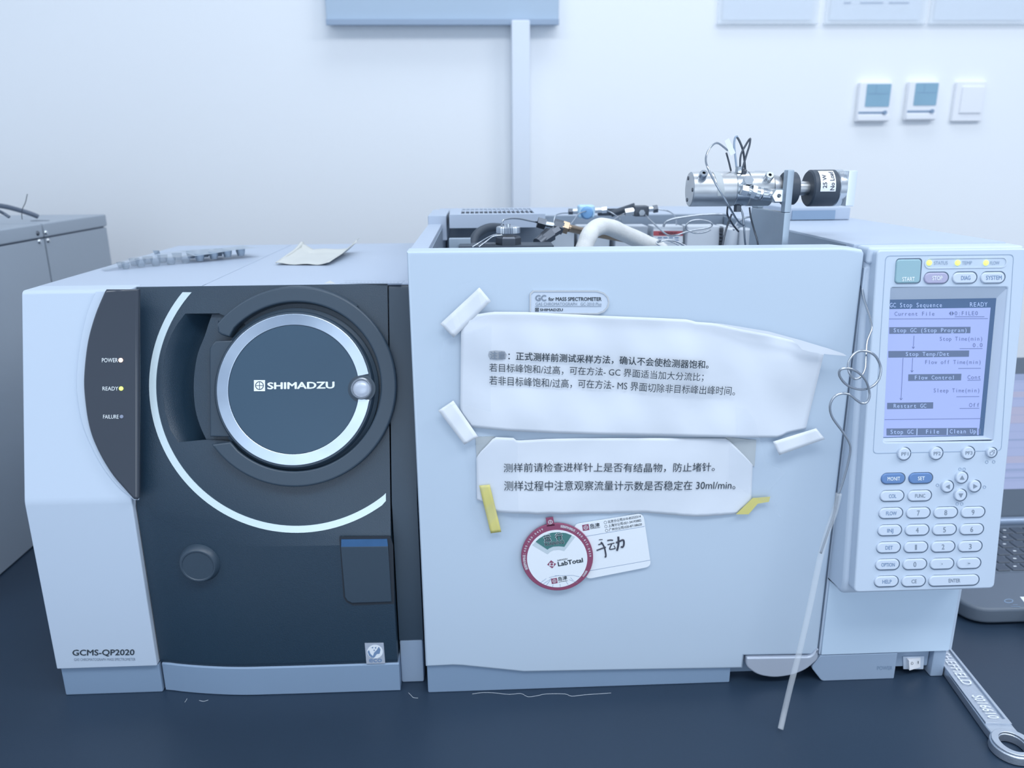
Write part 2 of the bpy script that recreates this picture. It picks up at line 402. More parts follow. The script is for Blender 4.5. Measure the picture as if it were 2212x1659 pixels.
def thermostat(x0, x1, y0, y1, label, lines):
    Yf = WY - .014; a = W(x0, y1, Y=Yf); b = W(x1, y0, Y=Yf)
    t = empty('thermostat', ((a.x + b.x) / 2, WY, a.z), label, 'thermostat', 'wall thermostats')
    box('housing', a.x, b.x, Yf, WY, a.z, b.z, M['thermo'], t, .003)
    fr = vframe(Yf); wd = x1 - x0
    A = fr.at(x0 + 16, y0 + 58); w_, h_ = b.x - a.x, b.z - a.z
    u0, v0 = a.x, a.z
    dsp = slab('display', fr, rrect(u0 + w_ * .20, v0 + h_ * .38, u0 + w_ * .93, v0 + h_ * .95, .002), -.001, .0012, M['glass'], t)
    multi('display_lines', fr, [mesh_from([(u0 + w_ * .26, v0 + h_ * .70, .0014), (u0 + w_ * .88, v0 + h_ * .70, .0014), (u0 + w_ * .88, v0 + h_ * .71, .0014), (u0 + w_ * .26, v0 + h_ * .71, .0014)], [(0, 1, 2, 3)]),
        mesh_from([(u0 + w_ * .48, v0 + h_ * .71, .0014), (u0 + w_ * .49, v0 + h_ * .71, .0014), (u0 + w_ * .49, v0 + h_ * .93, .0014), (u0 + w_ * .48, v0 + h_ * .93, .0014)], [(0, 1, 2, 3)])], M['print_b'], dsp)
    slab('slot', fr, rrect(u0 + w_ * .03, v0 + h_ * .20, u0 + w_ * .80, v0 + h_ * .255, .001), -.001, .0008, M['grey'], t)
    cyl('button', (u0 + w_ * .82, Yf + .001, v0 + h_ * .23), (u0 + w_ * .82, Yf - .004, v0 + h_ * .23), .0042, M['grey'], t, 16)
    slab('flap', fr, rrect(u0 + w_ * .02, v0 + .002, u0 + w_ * .98, v0 + h_ * .17, .002), -.001, .002, M['thermo'], t, .0008)
thermostat(1850, 1931, 177, 263, 'wall thermostat with a glare stripe on its display, next to the notched valve', [])
thermostat(1955, 2033, 175, 260, 'wall thermostat between the other thermostat and the light switch', [])
bpy.data.objects['thermostat']['label'] = 'white wall thermostat, left one of the pair beside the light switch'
Yf = WY - .010; a = W(2056, 262, Y=Yf); b = W(2134, 176, Y=Yf)
t = empty('light_switch', ((a.x + b.x) / 2, WY, a.z), 'plain white square light switch right of the two thermostats', 'switch')
box('plate', a.x, b.x, Yf, WY, a.z, b.z, M['thermo'], t, .002)
box('rocker', a.x + .012, b.x - .006, Yf - .0035, Yf + .001, a.z + .016, b.z - .010, M['thermo'], t, .0015)

# ------------------------------------------------------------------ neighbouring grey instrument on the left
XN = -.628
nb = empty('grey_instrument', (-.9, .45, 0), 'grey box shaped instrument with screwed side panels at the left edge', 'lab instrument')
box('body', -1.20, XN - .0035, .16, .700, .0, .415, M['dark2'], nb, .002)
box('side_panel', XN - .0034, XN, .16, .502, .002, .4095, M['side'], nb, .0008)
box('side_panel', XN - .0034, XN, .506, .700, .002, .4095, M['side'], nb, .0008)
box('top_cover', -1.20, XN + .0006, .16, .5025, .4115, .431, M['side'], nb, .0025)
box('top_cover', -1.20, XN + .0006, .5055, .704, .4115, .431, M['side'], nb, .0025)
for (px, py, mm) in ((81, 504, 'steel_m'), (99, 502, 'steel'), (85, 521, 'steel'), (104, 519, 'steel_d')):
    q = W(px, py, X=XN + .0006)
    lathe('screw', [(0, .0022), (.0022, .002), (.0034, .0006), (.0036, -.001), (0, -.001)], axisM(q, (1, 0, 0)), M[mm], nb, 16)
q = W(87, 477, Z=.431); box('slot', q.x - .012, q.x + .012, q.y - .004, q.y + .004, .4305, .4315, M['dark2'], nb)
P = [W(a_, b_, Y=c) for a_, b_, c in ((-60, 441, .50), (-20, 443, .52), (10, 446, .54), (45, 455, .56), (70, 463, .57))] + [W(82, 468, Y=.575)]
tag(tube('power_cable', P, .0035, M['dark2']), 'thicker dark cable lying on the left grey instrument', 'cable')
P = [W(a_, b_, Y=c) for a_, b_, c in ((-40, 448, .48), (-10, 453, .49), (8, 461, .50), (20, 469, .50))]
tag(tube('signal_cable', P, .0022, M['dark2']), 'thin dark cable at the frame edge on the left grey instrument', 'cable')
P = [W(59, 419, Y=.45), W(55, 437, Y=.45), W(49, 450, Y=.45), W(47, 462, Y=.45), W(48, 474, Y=.45)]
tag(tube('wire_stub', P, .0005, M['steel_m']), 'thin bare wire standing up from the left grey instrument', 'wire')

# ------------------------------------------------------------------ mass spectrometer
TZ = .401
ms = empty('mass_spectrometer', (-.245, .25, 0), 'white and charcoal mass spectrometer with a round silver ringed front', 'lab instrument')
XL, XG, XR, XE = -.425, -.3262, -.0885, -.0630
yb = .465
box('chassis', XL + .003, XE - .001, .10, yb - .003, .004, TZ - .003, M['white'], ms)
box('top_panel', XL, -.2652, .0990, yb, TZ - .002, TZ, M['white_top'], ms, .0008)
box('top_panel', XG, -.2652, .0868, .0989, TZ - .002, TZ, M['white_top'], ms)
box('top_panel', -.2644, XE, .0868, yb, TZ - .002, TZ, M['white_top'], ms, .0008)
box('side_panel', XL, XL + .0028, .085, yb, .03, TZ - .0025, M['white'], ms)
# white left front: upper part leans back, lower part upright
prism_x('left_front_panel', roundpoly([(.0715, TZ), (.0149, .213), (.0145, .0335), (.099, .0335), (.099, TZ)], [.004, .004, .001, 0, 0]), XL, XG - .0012, M['white'], ms, .0012)
box('left_plinth', XL + .0015, XG - .001, .0180, .099, 0, .0325, M['grey'], ms, .0015)
FL = Frame((XL, .0149, .213), (1, 0, 0), (0, .29, 1))
# pale rim and glossy dark indicator panel
rimo = [(207, 629), (188, 676), (174, 735), (166, 800), (166, 850), (176, 910), (195, 960), (222, 1010), (255, 1052), (289, 1080), (299, 1080), (299, 629)]
rimo = [tuple(p) for p in smoothpath([Vector(p) for p in rimo[:10]], 5)] + rimo[10:]
pslab('panel_rim', FL, rimo, -.001, .0012, M['stripe'], ms, .0005).data.materials[0] = M['white']
pan = [(224, 630), (204, 678), (188, 735), (180, 800), (180, 850), (190, 920), (209, 972), (238, 1022), (268, 1058), (287, 1079), (294, 1080), (299, 1074), (299, 624), (228, 624)]
pan = [tuple(p) for p in smoothpath([Vector(p) for p in pan[:10]], 5)] + pan[10:]
pslab('indicator_panel', FL, pan, .0, .0065, M['panel'], ms, .0028)
for nm, s, x0, x1, yb_, hg, lx, ly, r, mm in (('power', 'POWER', 220, 254.4, 782.5, 9, 260.2, 778, 4.6, 'led_r'), ('ready', 'READY', 221.4, 255.4, 843.4, 8.2, 261.2, 839.3, 4.6, 'led_y'), ('failure', 'FAILURE', 222.7, 256.1, 904.2, 8.2, 262.2, 900, 4, 'led_off')):
    text('lettering', s, FL, (x0, yb_), (x1, yb_), hg, .0067, M['print_w'], ms)
    slab('indicator_light', FL, pcirc(FL, lx, ly, r, .0072, 20), .006, .0073, M[mm], ms, .0003)['label'] = {'led_r': 'orange glowing power light', 'led_y': 'yellow glowing ready light', 'led_off': 'unlit grey failure light'}[mm]
FV = Frame((XL, .0145, 0), (1, 0, 0), (0, 0, 1))
text('model_lettering', 'GCMS-QP2020', FV, (156.3, 1416), (290.3, 1415), 12.4, .0003, M['print_k'], ms, bold=.02)
text('model_lettering', 'GAS CHROMATOGRAPH MASS SPECTROMETER', FV, (160, 1427.6), (292.3, 1427), 5.6, .0003, M['print_g'], ms)

# charcoal front cover: leaning upper face U with a sunk grip, knee line, upright lower face
SL = .336
FU = Frame((0, .0224 - SL * .209, 0), (1, 0, 0), (0, SL, 1))
def uy(z): return .0224 + SL * (z - .209)
KNP = []
for a_, b_ in ((304, 1094), (340, 1121), (379, 1142), (410, 1156), (449, 1170), (480, 1177), (506, 1180.5), (620, 1181)):
    q_ = FU.at(a_, b_); KNP.append((q_.x, max(.0028, .0224 + SL * ((FU.M @ Vector((q_.x, q_.y, 0))).z - .209))))
def lowY(x):
    if x <= KNP[0][0]: return KNP[0][1]
    for (a_, b_), (c_, d_) in zip(KNP, KNP[1:]):
        if x <= c_: return b_ + (d_ - b_) * (x - a_) / (c_ - a_)
    return KNP[-1][1]
def kneeZ(x): return .209 + (lowY(x) - .0224) / SL
ztop = .3955
N = 28; xs = [XG + (XR - XG) * i / N for i in range(N + 1)]
outl = [FU.loc((XG, uy(ztop), ztop)), FU.loc((XR, uy(ztop), ztop))] + [FU.loc((x, uy(kneeZ(x)), kneeZ(x))) for x in reversed(xs)]
hole_px = [(400, 677.5), (383, 700), (369, 725), (357, 762), (351.5, 805), (351.5, 851), (357, 891), (367.6, 928), (384.5, 955.5), (440, 950), (500, 952), (530, 952), (530, 700), (473, 677)]
hole = FU.poly(hole_px, 0)
upper = slab_me([outl, hole], -.004, 0)
vs, fs = [], []
for x in xs:
    for (y, z) in ((uy(kneeZ(x)), kneeZ(x)), (lowY(x), kneeZ(x) - .004), (lowY(x), .037), (lowY(x) + .001, .0335), (.06, .0335)): vs.append((x, y, z))
for i in range(N):
    for j in range(4): fs.append((i * 5 + j, i * 5 + j + 1, (i + 1) * 5 + j + 1, (i + 1) * 5 + j))
n0 = len(vs)     # right hand return face of the lower part
zk = kneeZ(XR)
vs += [(XR, lowY(XR), .0335), (XR, lowY(XR), zk), (XR, .06, .0335), (XR, .06, zk + .15), (XR, uy(zk + .15), zk + .15)]
fs.append((n0, n0 + 2, n0 + 3, n0 + 4, n0 + 1))
n0 = len(vs)
vs += [(XG, uy(ztop), ztop), (XR, uy(ztop), ztop), (XR, uy(ztop) + .0016, TZ - .0003), (XG, uy(ztop) + .0016, TZ - .0003), (XR, .1, TZ - .0024), (XG, .1, TZ - .0024)]
fs += [(n0, n0 + 1, n0 + 2, n0 + 3), (n0 + 3, n0 + 2, n0 + 4, n0 + 5)]
cov = link('front_cover', fixn(joinm([(upper, FU.M), (mesh_from(vs, fs), I4)])), I4, M['black'], ms); autosmooth(cov, 14)
# grip hollow: a trough that deepens towards the disc, a flat floor beside the lock block
go = [(400, 677.5), (383, 700), (369, 725), (357, 762), (351.5, 805), (351.5, 851), (357, 891), (367.6, 928), (384.5, 955.5)]
gi = [(455, 677.5), (447, 700), (439, 725), (424.5, 762), (416.8, 805), (415.3, 845), (419, 885), (429, 920), (443, 951)]
go_, gi_ = smoothpath([Vector(p) for p in go], 4), smoothpath([Vector(p) for p in gi], 4)
vs, fs = [], []; K = 8
for a_, b_ in zip(go_, gi_):
    A, B = FU.at(a_.x, a_.y), FU.at(b_.x, b_.y)
    for k in range(K + 1):
        t = k / K; q = A.lerp(B, t); vs.append((q.x, q.y, -.026 * math.sin(t * math.pi / 2) ** 1.3))
    vs.append((B.x, B.y, -.004)); 
    E_ = FU.at(545, b_.y); vs.append((E_.x, E_.y, -.004))
R_ = K + 3
for i in range(len(go_) - 1):
    for j in range(R_ - 1): fs.append((i * R_ + j, i * R_ + j + 1, (i + 1) * R_ + j + 1, (i + 1) * R_ + j))
m0 = len(vs)
for i_ in (0, len(go_) - 1):      # end walls
    idx = [i_ * R_ + k for k in range(K + 1)]; q = vs[idx[-1]]
    vs.append((q[0], q[1], 0)); fs.append(tuple(idx) + (len(vs) - 1,))
    e = vs[i_ * R_ + R_ - 1]; vs.append((e[0], e[1], 0)); fs.append((i_ * R_ + K + 1, i_ * R_ + R_ - 1, len(vs) - 1, len(vs) - 2))
autosmooth(link('grip_hollow', fixn(mesh_from(vs, fs)), FU.M, M['black'], ms), 40)
# pale arc stripe
cst = (640, 833)
arc = [(cst[0] + r * math.cos(math.radians(a_)), cst[1] - r * math.sin(math.radians(a_))) for r, rng in ((318, range(141, 319, 3)), (303, range(317, 140, -3))) for a_ in rng]
arc = [p for p in arc if True]
arc_o = [(cst[0] + 318 * math.cos(math.radians(a_)), cst[1] - 318 * math.sin(math.radians(a_))) for a_ in [140.6 + k * 2.5 for k in range(71)] if a_ <= 312] 
arc_i = [(cst[0] + 303 * math.cos(math.radians(a_)), cst[1] - 303 * math.sin(math.radians(a_))) for a_ in [138.3 + k * 2.5 for k in range(71)] if a_ <= 312]
arc_o = [p for p in arc_o if p[0] < 833] + [(833.5, 1082)]; arc_i = [p for p in arc_i if p[0] < 833] + [(833.5, 1065)]
pslab('arc_stripe', FU, arc_o + arc_i[::-1], -.0005, .0006, M['stripe'], ms)['label'] = 'pale silver curved stripe'
# raised open flange
fc = FU.at(638, 834, .011); fR = (FU.at(856, 834, .011) - fc).length; fr0 = (FU.at(822, 834, .011) - fc).length
fl = circ(fc, fR, 90, 139.3 - 360, -360 + 0) ; 
outer = circ(fc, fR, 100, 139, -146); inner = circ(fc, fr0, 100, -138, 141)
loop = outer + [FU.at(498, 954, .011)] + inner[2:-2] + [FU.at(495, 727, .011), FU.at(478, 723, .011), FU.at(470, 717, .011), FU.at(470, 692, .011)]
slab('flange', FU, [loop], -.002, .011, M['black_s'], ms, .0018)
# the flange's top runs straight back over the white cover
vs, fs = [], []; NA = 30
for i in range(NA + 1):
    a_ = math.radians(52 + 76 * i / NA); p = FU.M @ Vector((fc.x + (fR - .0006) * math.cos(a_), fc.y + (fR - .0006) * math.sin(a_), .0098))
    vs += [p, p + Vector((0, .030, 0)), Vector((p.x, p.y + .030, TZ - .004))]
for i in range(NA):
    k = 3 * i; fs += [(k, k + 3, k + 4, k + 1), (k + 1, k + 4, k + 5, k + 2)]
autosmooth(link('flange_top', mesh_from(vs, fs), I4, M['black_s'], ms), 40)
# lock block left of the disc
pslab('lock_block', FU, [(452, 752), (465, 736), (520, 734), (520, 944), (453, 943)], -.006, .006, M['black_s'], ms, .0015)
# the round disc, ring, button
dc = FU.at(634.5, 841, .014); FR_ = FU.shifted(dc.x, dc.y)
sR = (FU.at(634.5 + 165.5, 841, .0145) - FU.at(634.5, 841, .0145)).length / 165.5
rim = [(0, -.004), (sR * 181, -.004), (sR * 181, .004), (sR * 173, .006), (sR * 172.5, .0105), (sR * 169, .013), (0, .013)]
lathe('disc_body', [(0, .0)] + [(a_, b_) for a_, b_ in rim[1:]], FR_.M, M['black_s'], ms, 96, 30)
th0 = math.degrees(math.asin(31 / 156))
bk = math.degrees(math.asin(26 / 156))
slab('silver_ring', FR_, arcband((0, 0), sR * 140.7, sR * 165.3, bk + 1.0, 360 - bk + .6, 120), .0125, .0142, M['ring'], ms, .0005)
slab('face_plate', FR_, circ((0, 0), sR * 140, 96), .0125, .0136, M['face'], ms)
kx = FR_.at(781, 839.6, .015)
KM = FR_.M @ Matrix.Translation((kx.x, kx.y, 0))
lathe('release_button', [(0, .012), (sR * 30, .012), (sR * 30, .0138), (sR * 28, .0140), (0, .0140)], KM, M['black_s'], ms, 40)
kb = lathe('button_collar', [(sR * 19.5, .0135), (sR * 19.5, .0165), (sR * 21.5, .0178), (sR * 24, .0165), (sR * 24, .0135)], KM, M['steel_d'], ms, 40)
lathe('button_cap', [(0, .0182), (sR * 10, .0178), (sR * 17, .0165), (sR * 19.5, .0150), (sR * 19.5, .0135), (0, .0135)], KM, M['silver_p'], ms, 40)
# maker's mark on the disc
def logo_loops(cx, cy, s, fr, h):
    """square mark with ring and cross cut out of it, s = half side in photo pixels"""
    mes = []
    sq = fr.poly([(cx - s, cy - s), (cx + s, cy - s), (cx + s, cy + s), (cx - s, cy + s)], h)
    lo = [sq, pcirc(fr, cx, cy, s * .78, h, 28)]
    mes.append(slab_me(lo, h - .0001, h))
    g = .06; r = s * .62
    for qx, qy in ((1, 1), (-1, 1), (-1, -1), (1, -1)):
        q = [(cx + qx * g * s, cy + qy * g * s)] + [(cx + qx * max(g * s, r * math.cos(a_)), cy + qy * max(g * s, r * math.sin(a_))) for a_ in [k * math.pi / 14 for k in range(8)]]
        mes.append(flat_me(fr, q, h))
    return mes
h = .0138; hh = .014 + .0138
class Shift:   # same surface, lifted
    pass
def FRl(hh_): return hh_
multi('maker_mark', FR_, logo_loops(560.5, 833, 12, FR_, .0139) + [text_local('SHIMADZU', FR_, (577.3, 840.5), (722.7, 838.5), 14.6, .0139, bold=.035)], M['print_w'], ms)
# round cap, small flap door, eco sticker
FK = Frame((0, lowY(-.28), 0), (1, 0, 0), (0, 0, 1))
cc = FK.at(432, 1216, .002)
lathe('round_cap', [(0, -.003), (.0200, -.003), (.0194, .003), (.0168, .0078), (.0160, .0084), (.0148, .0084), (.0142, .0078), (0, .0078)], FK.M @ Matrix.Translation((cc.x, cc.y, 0)), M['black_s'], ms, 48, 25)
FB = Frame((0, lowY(-.12), 0), (1, 0, 0), (0, 0, 1))
pslab('flap_gap', FB, [(733, 1160), (843, 1159), (849, 1178), (852, 1304), (762, 1308), (748, 1300), (742, 1290)], -.001, .0003, M['gap'], ms)
ld = FB.poly([(736, 1181), (838, 1180), (846, 1300), (760, 1303), (750, 1298), (745, 1290)], .0016)
fd = slab('flap_door', FB, [ld], -.001, .0016, M['black_s'], ms, .0007)
pslab('flap_lip', FB, [(737, 1166), (836, 1165), (838, 1180), (737, 1181.5)], -.001, .0014, M['blue_strip'], fd)['label'] = 'blue lip of the flap'  # blue lip; its lighter tone paints the light on an upward slope
stk = pslab('eco_sticker', FB, [(787.8, 1389.6), (828.5, 1389), (832.1, 1433.3), (791.5, 1434.2)], 0, .0005, M['silver_p'], ms)
h = .0007
slab('globe', FB, [pcirc(FB, 810, 1408, 17, h, 32, ry=14.5)], .0004, h, M['card'], stk)
multi('globe_print', FB, [flat_me(FB, [(797, 1404), (800, 1412), (806, 1418), (803, 1421), (797, 1416), (794, 1408)], h + .0001), flat_me(FB, [(808, 1410), (814, 1404), (818, 1397), (822, 1403), (820, 1412), (814, 1413), (809, 1420), (804, 1422), (806, 1416)], h + .0001),
      flat_me(FB, [(802, 1399), (806, 1397), (806, 1401)], h + .0001), flat_me(FB, [(809, 1399), (813, 1397), (812, 1402)], h + .0001), flat_me(FB, [(806, 1404), (810, 1403), (809, 1407)], h + .0001)], M['print_b'], stk)
text('sticker_lettering', 'eco', FB, (797, 1430.5), (825, 1430), 7.5, h, M['print_b'], stk, bold=.02)
# plinth with a bulged front
vs, fs = [], []
xs2 = [XG + .0012 + (XR - XG) * i / N for i in range(N + 1)]
for x in xs2:
    y = lowY(x) - .0002
    for (yy, z) in ((.06, .0325), (y + .0012, .0325), (y, .0312), (y, .0012), (y + .0012, 0), (.06, 0)): vs.append((x, yy, z))
for i in range(N):
    for j in range(5): fs.append((i * 6 + j, i * 6 + j + 1, (i + 1) * 6 + j + 1, (i + 1) * 6 + j))
fs.append(tuple(range(6))); fs.append(tuple(N * 6 + k for k in range(6)))
autosmooth(link('front_plinth', fixn(mesh_from(vs, fs)), I4, M['grey'], ms), 30)
# narrow strip at the right of the cover
zs = .209 - (.0224 - .0195) / SL
prism_x('side_strip', [(.0195, .0505), (.0195, zs), (uy(ztop) - .0003, ztop), (uy(ztop) + .0016, TZ - .0022), (.1, TZ - .0022), (.1, .0505)], XR + .0012, XE, M['black_s'], ms, .0004)
box('side_plinth', XR + .0012, XE - .001, .0200, .1, 0, .05, M['grey_r'], ms, .002)
# warning label on the top panel
FT = Frame((0, 0, TZ), (1, 0, 0), (0, 1, 0))
lb = pslab('warning_label', FT, [(742, 605), (874, 606), (866, 612.5), (733, 612.5)], 0, .00015, M['white_top'], ms)
multi('label_print', FT, [bar_me(FT, (742, 606), (873, 607), 1.2, .0003), bar_me(FT, (734, 612), (866, 612), 1.2, .0003)] + [bar_me(FT, (x, 609.5), (x + 5, 609.5), 2.5, .0006) for x in range(745, 862, 8)], M['print_g'], lb)
lb = pslab('warning_triangle', FT, [(700, 612), (713, 606), (724, 612)], 0, .0002, M['cream'], ms)

# ------------------------------------------------------------------ gas chromatograph
gc = empty('gas_chromatograph', (.2, .3, 0), 'white gas chromatograph with an open top and a tilted keypad console', 'lab instrument')
GZ = .4405
# door with its wavy lower edge
dpx = [(878, 541.5), (1862, 546), (1868, 560), (1769, 1400), (1755, 1414.5), (1608, 1417), (1605, 1444.5), (1320, 1449.5), (1132, 1453), (998.6, 1439.6), (978, 1438.7), (917, 1441)]
dl = FD.poly(dpx, 0); dl[0] = Vector((-.0608, GZ)); dl[-1].x = -.0602; dl[3].x = .3350
dl = [dl[0], Vector((.315, GZ - .0008)), Vector((.3325, GZ - .0028)), Vector((.3348, GZ - .0060)), Vector((.3350, .40))] + dl[3:]
ngon_slab('oven_door', FD, dl, -.028, 0, M['door'], gc, .0026)
# case walls round the open top
box('case_left', -.0605, -.0440, .0285, .60, .004, GZ, M['white_top'], gc, .0015)
box('case_front', -.0439, .3358, .0285, .0345, .05, GZ - .006, M['white_top'], gc)
box('case_floor', -.0439, .3338, .0346, .60, .05, .372, M['inner'], gc)
box('inner_wall', .3340, .3366, .0346, .60, .05, GZ - .002, M['alu'], gc)
box('inner_wall', -.0438, -.0428, .0346, .29, .372, GZ - .004, M['inner'], gc)
# rear of the well: dark cross rail, light rear cover
zr = W(1300, 465, Y=.40).z
box('rear_rail', -.0425, .3338, .400, .412, .372, zr, M['inner'], gc, .001)
box('rear_cover', -.0605, .455, .4125, .60, .30, zr - .0005, M['white_top'], gc, .002)
# valve modules standing in front of the rail
mods = [(1190, 1241, .36), (1248, 1318, .36), (1330, 1400, .355), (1411, 1476, .345), (1486, 1556, .335), (1563, 1578, .335), (1590, 1604, .335), (1606, 1628, .33)]
for x0, x1, Y in mods:
    a_ = W(x0, 489, Y=Y); b_ = W(x1, 489, Y=Y)
    mo = box('valve_module', a_.x, b_.x, Y, Y + .035, .372, a_.z, M['module'], gc, .0015)
mw = vframe(.345)
bw = pslab('warning_label', mw, [(1411.5, 496), (1475, 496), (1475, 524), (1411.5, 524)], 0, .0006, M['card'], gc)
pslab('red_band', mw, [(1411.5, 499), (1475, 499), (1475, 509.5), (1411.5, 509.5)], .0005, .0008, M['warn'], bw)
text('label_lettering', 'WARNING', mw, (1423, 507.5), (1463, 507.5), 6, .001, M['print_k'], bw, bold=.02)
multi('label_lines', mw, [bar_me(mw, (x, y), (x + 9, y), 3.5, .001) for y in (513.5, 519) for x in (1421, 1433, 1445, 1457)], M['print_b'], bw)
for k in range(5):
    q = W(1558, 495 + k * 7.5, Y=.333); box('connector_pin', q.x - .002, q.x + .002, .331, .36, q.z - .0016, q.z + .0016, M['steel_m'], gc)
for x, rr in ((1582, .007), (1615, .011), (1640, .012)):
    q = W(x, 492, Y=.30); cyl('flow_canister', (q.x, .30, .372), (q.x, .30, q.z), rr, M['module'], gc, 24, .002)
# vented cover at the rear left
va = W(971, 493, Y=.29); vb = W(1178, 462, Y=.29)
vz0, vz1 = va.z, vb.z
fr = Frame((0, 0, vz1), (1, 0, 0), (0, 1, 0))
vout = [Vector((va.x, .29)), Vector((vb.x, .29)), Vector((vb.x, .4115)), Vector((va.x, .4115))]
slots = []
for k in range(16):
    x = va.x + .016 + k * (vb.x - va.x - .030) / 15; slots.append([Vector((x - .0022, .310)), Vector((x + .0022, .310)), Vector((x + .0022, .402)), Vector((x - .0022, .402))])
vc = slab('vent_cover', fr, [vout] + slots, -.0015, 0, M['white_top'], gc)
box('vent_skirt', va.x, vb.x, .2900, .2915, vz0, vz1 - .0015, M['white_top'], vc)
box('vent_duct', va.x + .002, vb.x - .001, .2918, .4113, vz0, vz1 - .004, M['dark'], vc)
wl = W(941, 484, Y=.29)
box('rear_side_cover', -.0605, va.x - .0035, .296, .4120, GZ - .02, vz1 - .001, M['white_top'], gc, .0015)
q = W(990, 470, Y=.20)
box('inner_bracket', -.030, -.008, .14, .155, .372, W(950, 517, Y=.14).z, M['alu'], gc)
tube('inner_hose', wp((1020, 533, .2), (1026, 512, .21), (1040, 498, .22), (1060, 491, .23), (1085, 492, .24)), .0048, M['dark'], gc, 12)
# right column of the case, its top cover and rear riser
box('column_case', .3367, .475, .0015, .60, .0305, GZ - .0185, M['white'], gc, .001)
box('column_top', .3350, .4760, .0220, .60, GZ - .018, GZ, M['white_top'], gc, .002)
rz = W(1750, 448, Y=.29).z
box('rear_riser', W(1700, 460, Y=.29).x, .4570, .2900, .40, GZ + .0002, rz, M['white_top'], gc, .002)
box('riser_front_shade', W(1712, 460, Y=.288).x, W(1805, 460, Y=.288).x, .2885, .2898, GZ + .001, rz - .0035, M['grey'], gc)  # grey slab paints the shade on the riser's front face
# lower panel, grey foot moulding, power switch
box('lower_panel', .3385, .4705, -.0008, .0014, .0315, .118, M['lowp'], gc, .0006)
pl = W(1936, 1440, Y=-.001)
fpx = [(.3415, 0), (pl.x, 0), (pl.x, .0275), (.3405, .0275 + .002), (.3385, .0275 + .002), (.3310, .018)]
slab('foot_moulding', FD, [roundpoly([Vector(p) for p in [(.3425, 0), (pl.x, 0), (pl.x, .0305), (.3385, .0305), (.3295, .017)]], [.003, .001, .001, .001, .004])], -.055, .0002, M['grey_r'], gc, .0008)
box('switch_recess', pl.x + .0002, .4560, .0075, .05, .0085, .0305, M['grey_r'], gc, .001)
box('foot', .4565, .4700, .0010, .05, 0, .0305, M['grey_r'], gc, .0015)
FS = vframe(.0075)
pslab('switch_frame', FS, [(1951, 1419), (1997, 1418), (1995, 1446), (1952, 1446)], 0, .0015, M['key'], gc, .0005)
sw = FS.poly([(1960, 1423), (1990, 1422), (1989, 1443), (1961, 1444)], .003)
me = mesh_from([(sw[3].x, sw[3].y, .0), (sw[2].x, sw[2].y, 0), (sw[1].x, sw[1].y, 0), (sw[0].x, sw[0].y, 0), (sw[3].x, sw[3].y, .0062), (sw[2].x, sw[2].y, .002), (sw[1].x, sw[1].y, .002), (sw[0].x, sw[0].y, .0062)],
    [(3, 2, 1, 0), (4, 5, 6, 7), (0, 1, 5, 4), (1, 2, 6, 5), (2, 3, 7, 6), (3, 0, 4, 7)])
rk = link('power_switch', me, FS.M, M['thermo'], gc)
text('switch_mark', 'O', FS, (1968, 1436), (1973, 1436), 6, .0060, M['print_k'], rk)
text('switch_mark', 'I', FS, (1983, 1434), (1984.5, 1434), 6, .0045, M['print_k'], rk)
text('foot_lettering', 'POWER', FD, (1895, 1447), (1928, 1446.5), 8, .0004, M['grey'], gc, bold=.01)
# left plinth and silver pull tab under the door
box('front_plinth', -.0592, .2480, .0025, .06, 0, .0400, M['grey'], gc, .0015)
tb = FD.poly([(1613, 1421), (1752, 1419), (1767, 1400), (1768, 1424), (1742, 1447), (1712, 1459), (1672, 1465), (1635, 1458), (1612, 1440)], .002)
slab('pull_tab', FD, [roundpoly(tb, [.002, .004, .001, .004, .01, .01, .01, .01, .004])], -.018, .002, M['silver_p'], gc, .0015)
box('pull_tab_mount', .245, .33, .02, .045, 0, .052, M['grey'], gc)
# door name plate
npx = [(1144, 634), (1151, 627), (1290, 627), (1305, 632), (1314, 641), (1317, 652), (1314, 664), (1305, 674), (1291, 679), (1144, 679)]
plt = slab('name_plate', FD, [FD.poly(npx, .001)], 0, .0012, M['key'], gc, .0005)
slab('plate_edge', FD, [FD.poly(npx, .0013), FD.poly([(1147, 636), (1153, 630), (1289, 630), (1303, 634.5), (1311, 642), (1314, 652), (1311, 663), (1303, 671), (1290, 676), (1147, 676)], .0013)], .001, .0018, M['steel_d'], plt)
h = .0016
text('plate_lettering', 'GC', FD, (1156.3, 649.7), (1180.2, 649.7), 12.6, h, M['print_g'], plt, bold=.04)
text('plate_lettering', 'for MASS SPECTROMETER', FD, (1184.8, 649.7), (1299.5, 649.7), 7.8, h, M['print_k'], plt, bold=.025)
text('plate_lettering', 'GAS CHROMATOGRAPH   GC-2010 Plus', FD, (1157.1, 659.7), (1299.2, 659.7), 6.2, h, M['print_g'], plt)
multi('plate_rule', FD, [bar_me(FD, (1156, 661.8), (1299, 661.8), 1, h)], M['print_g'], plt)
multi('maker_mark', FD, logo_loops(1160, 669, 3.9, FD, h) + [text_local('SHIMADZU', FD, (1166.3, 671.8), (1216, 671.8), 5.4, h, bold=.03)], M['print_k'], plt)

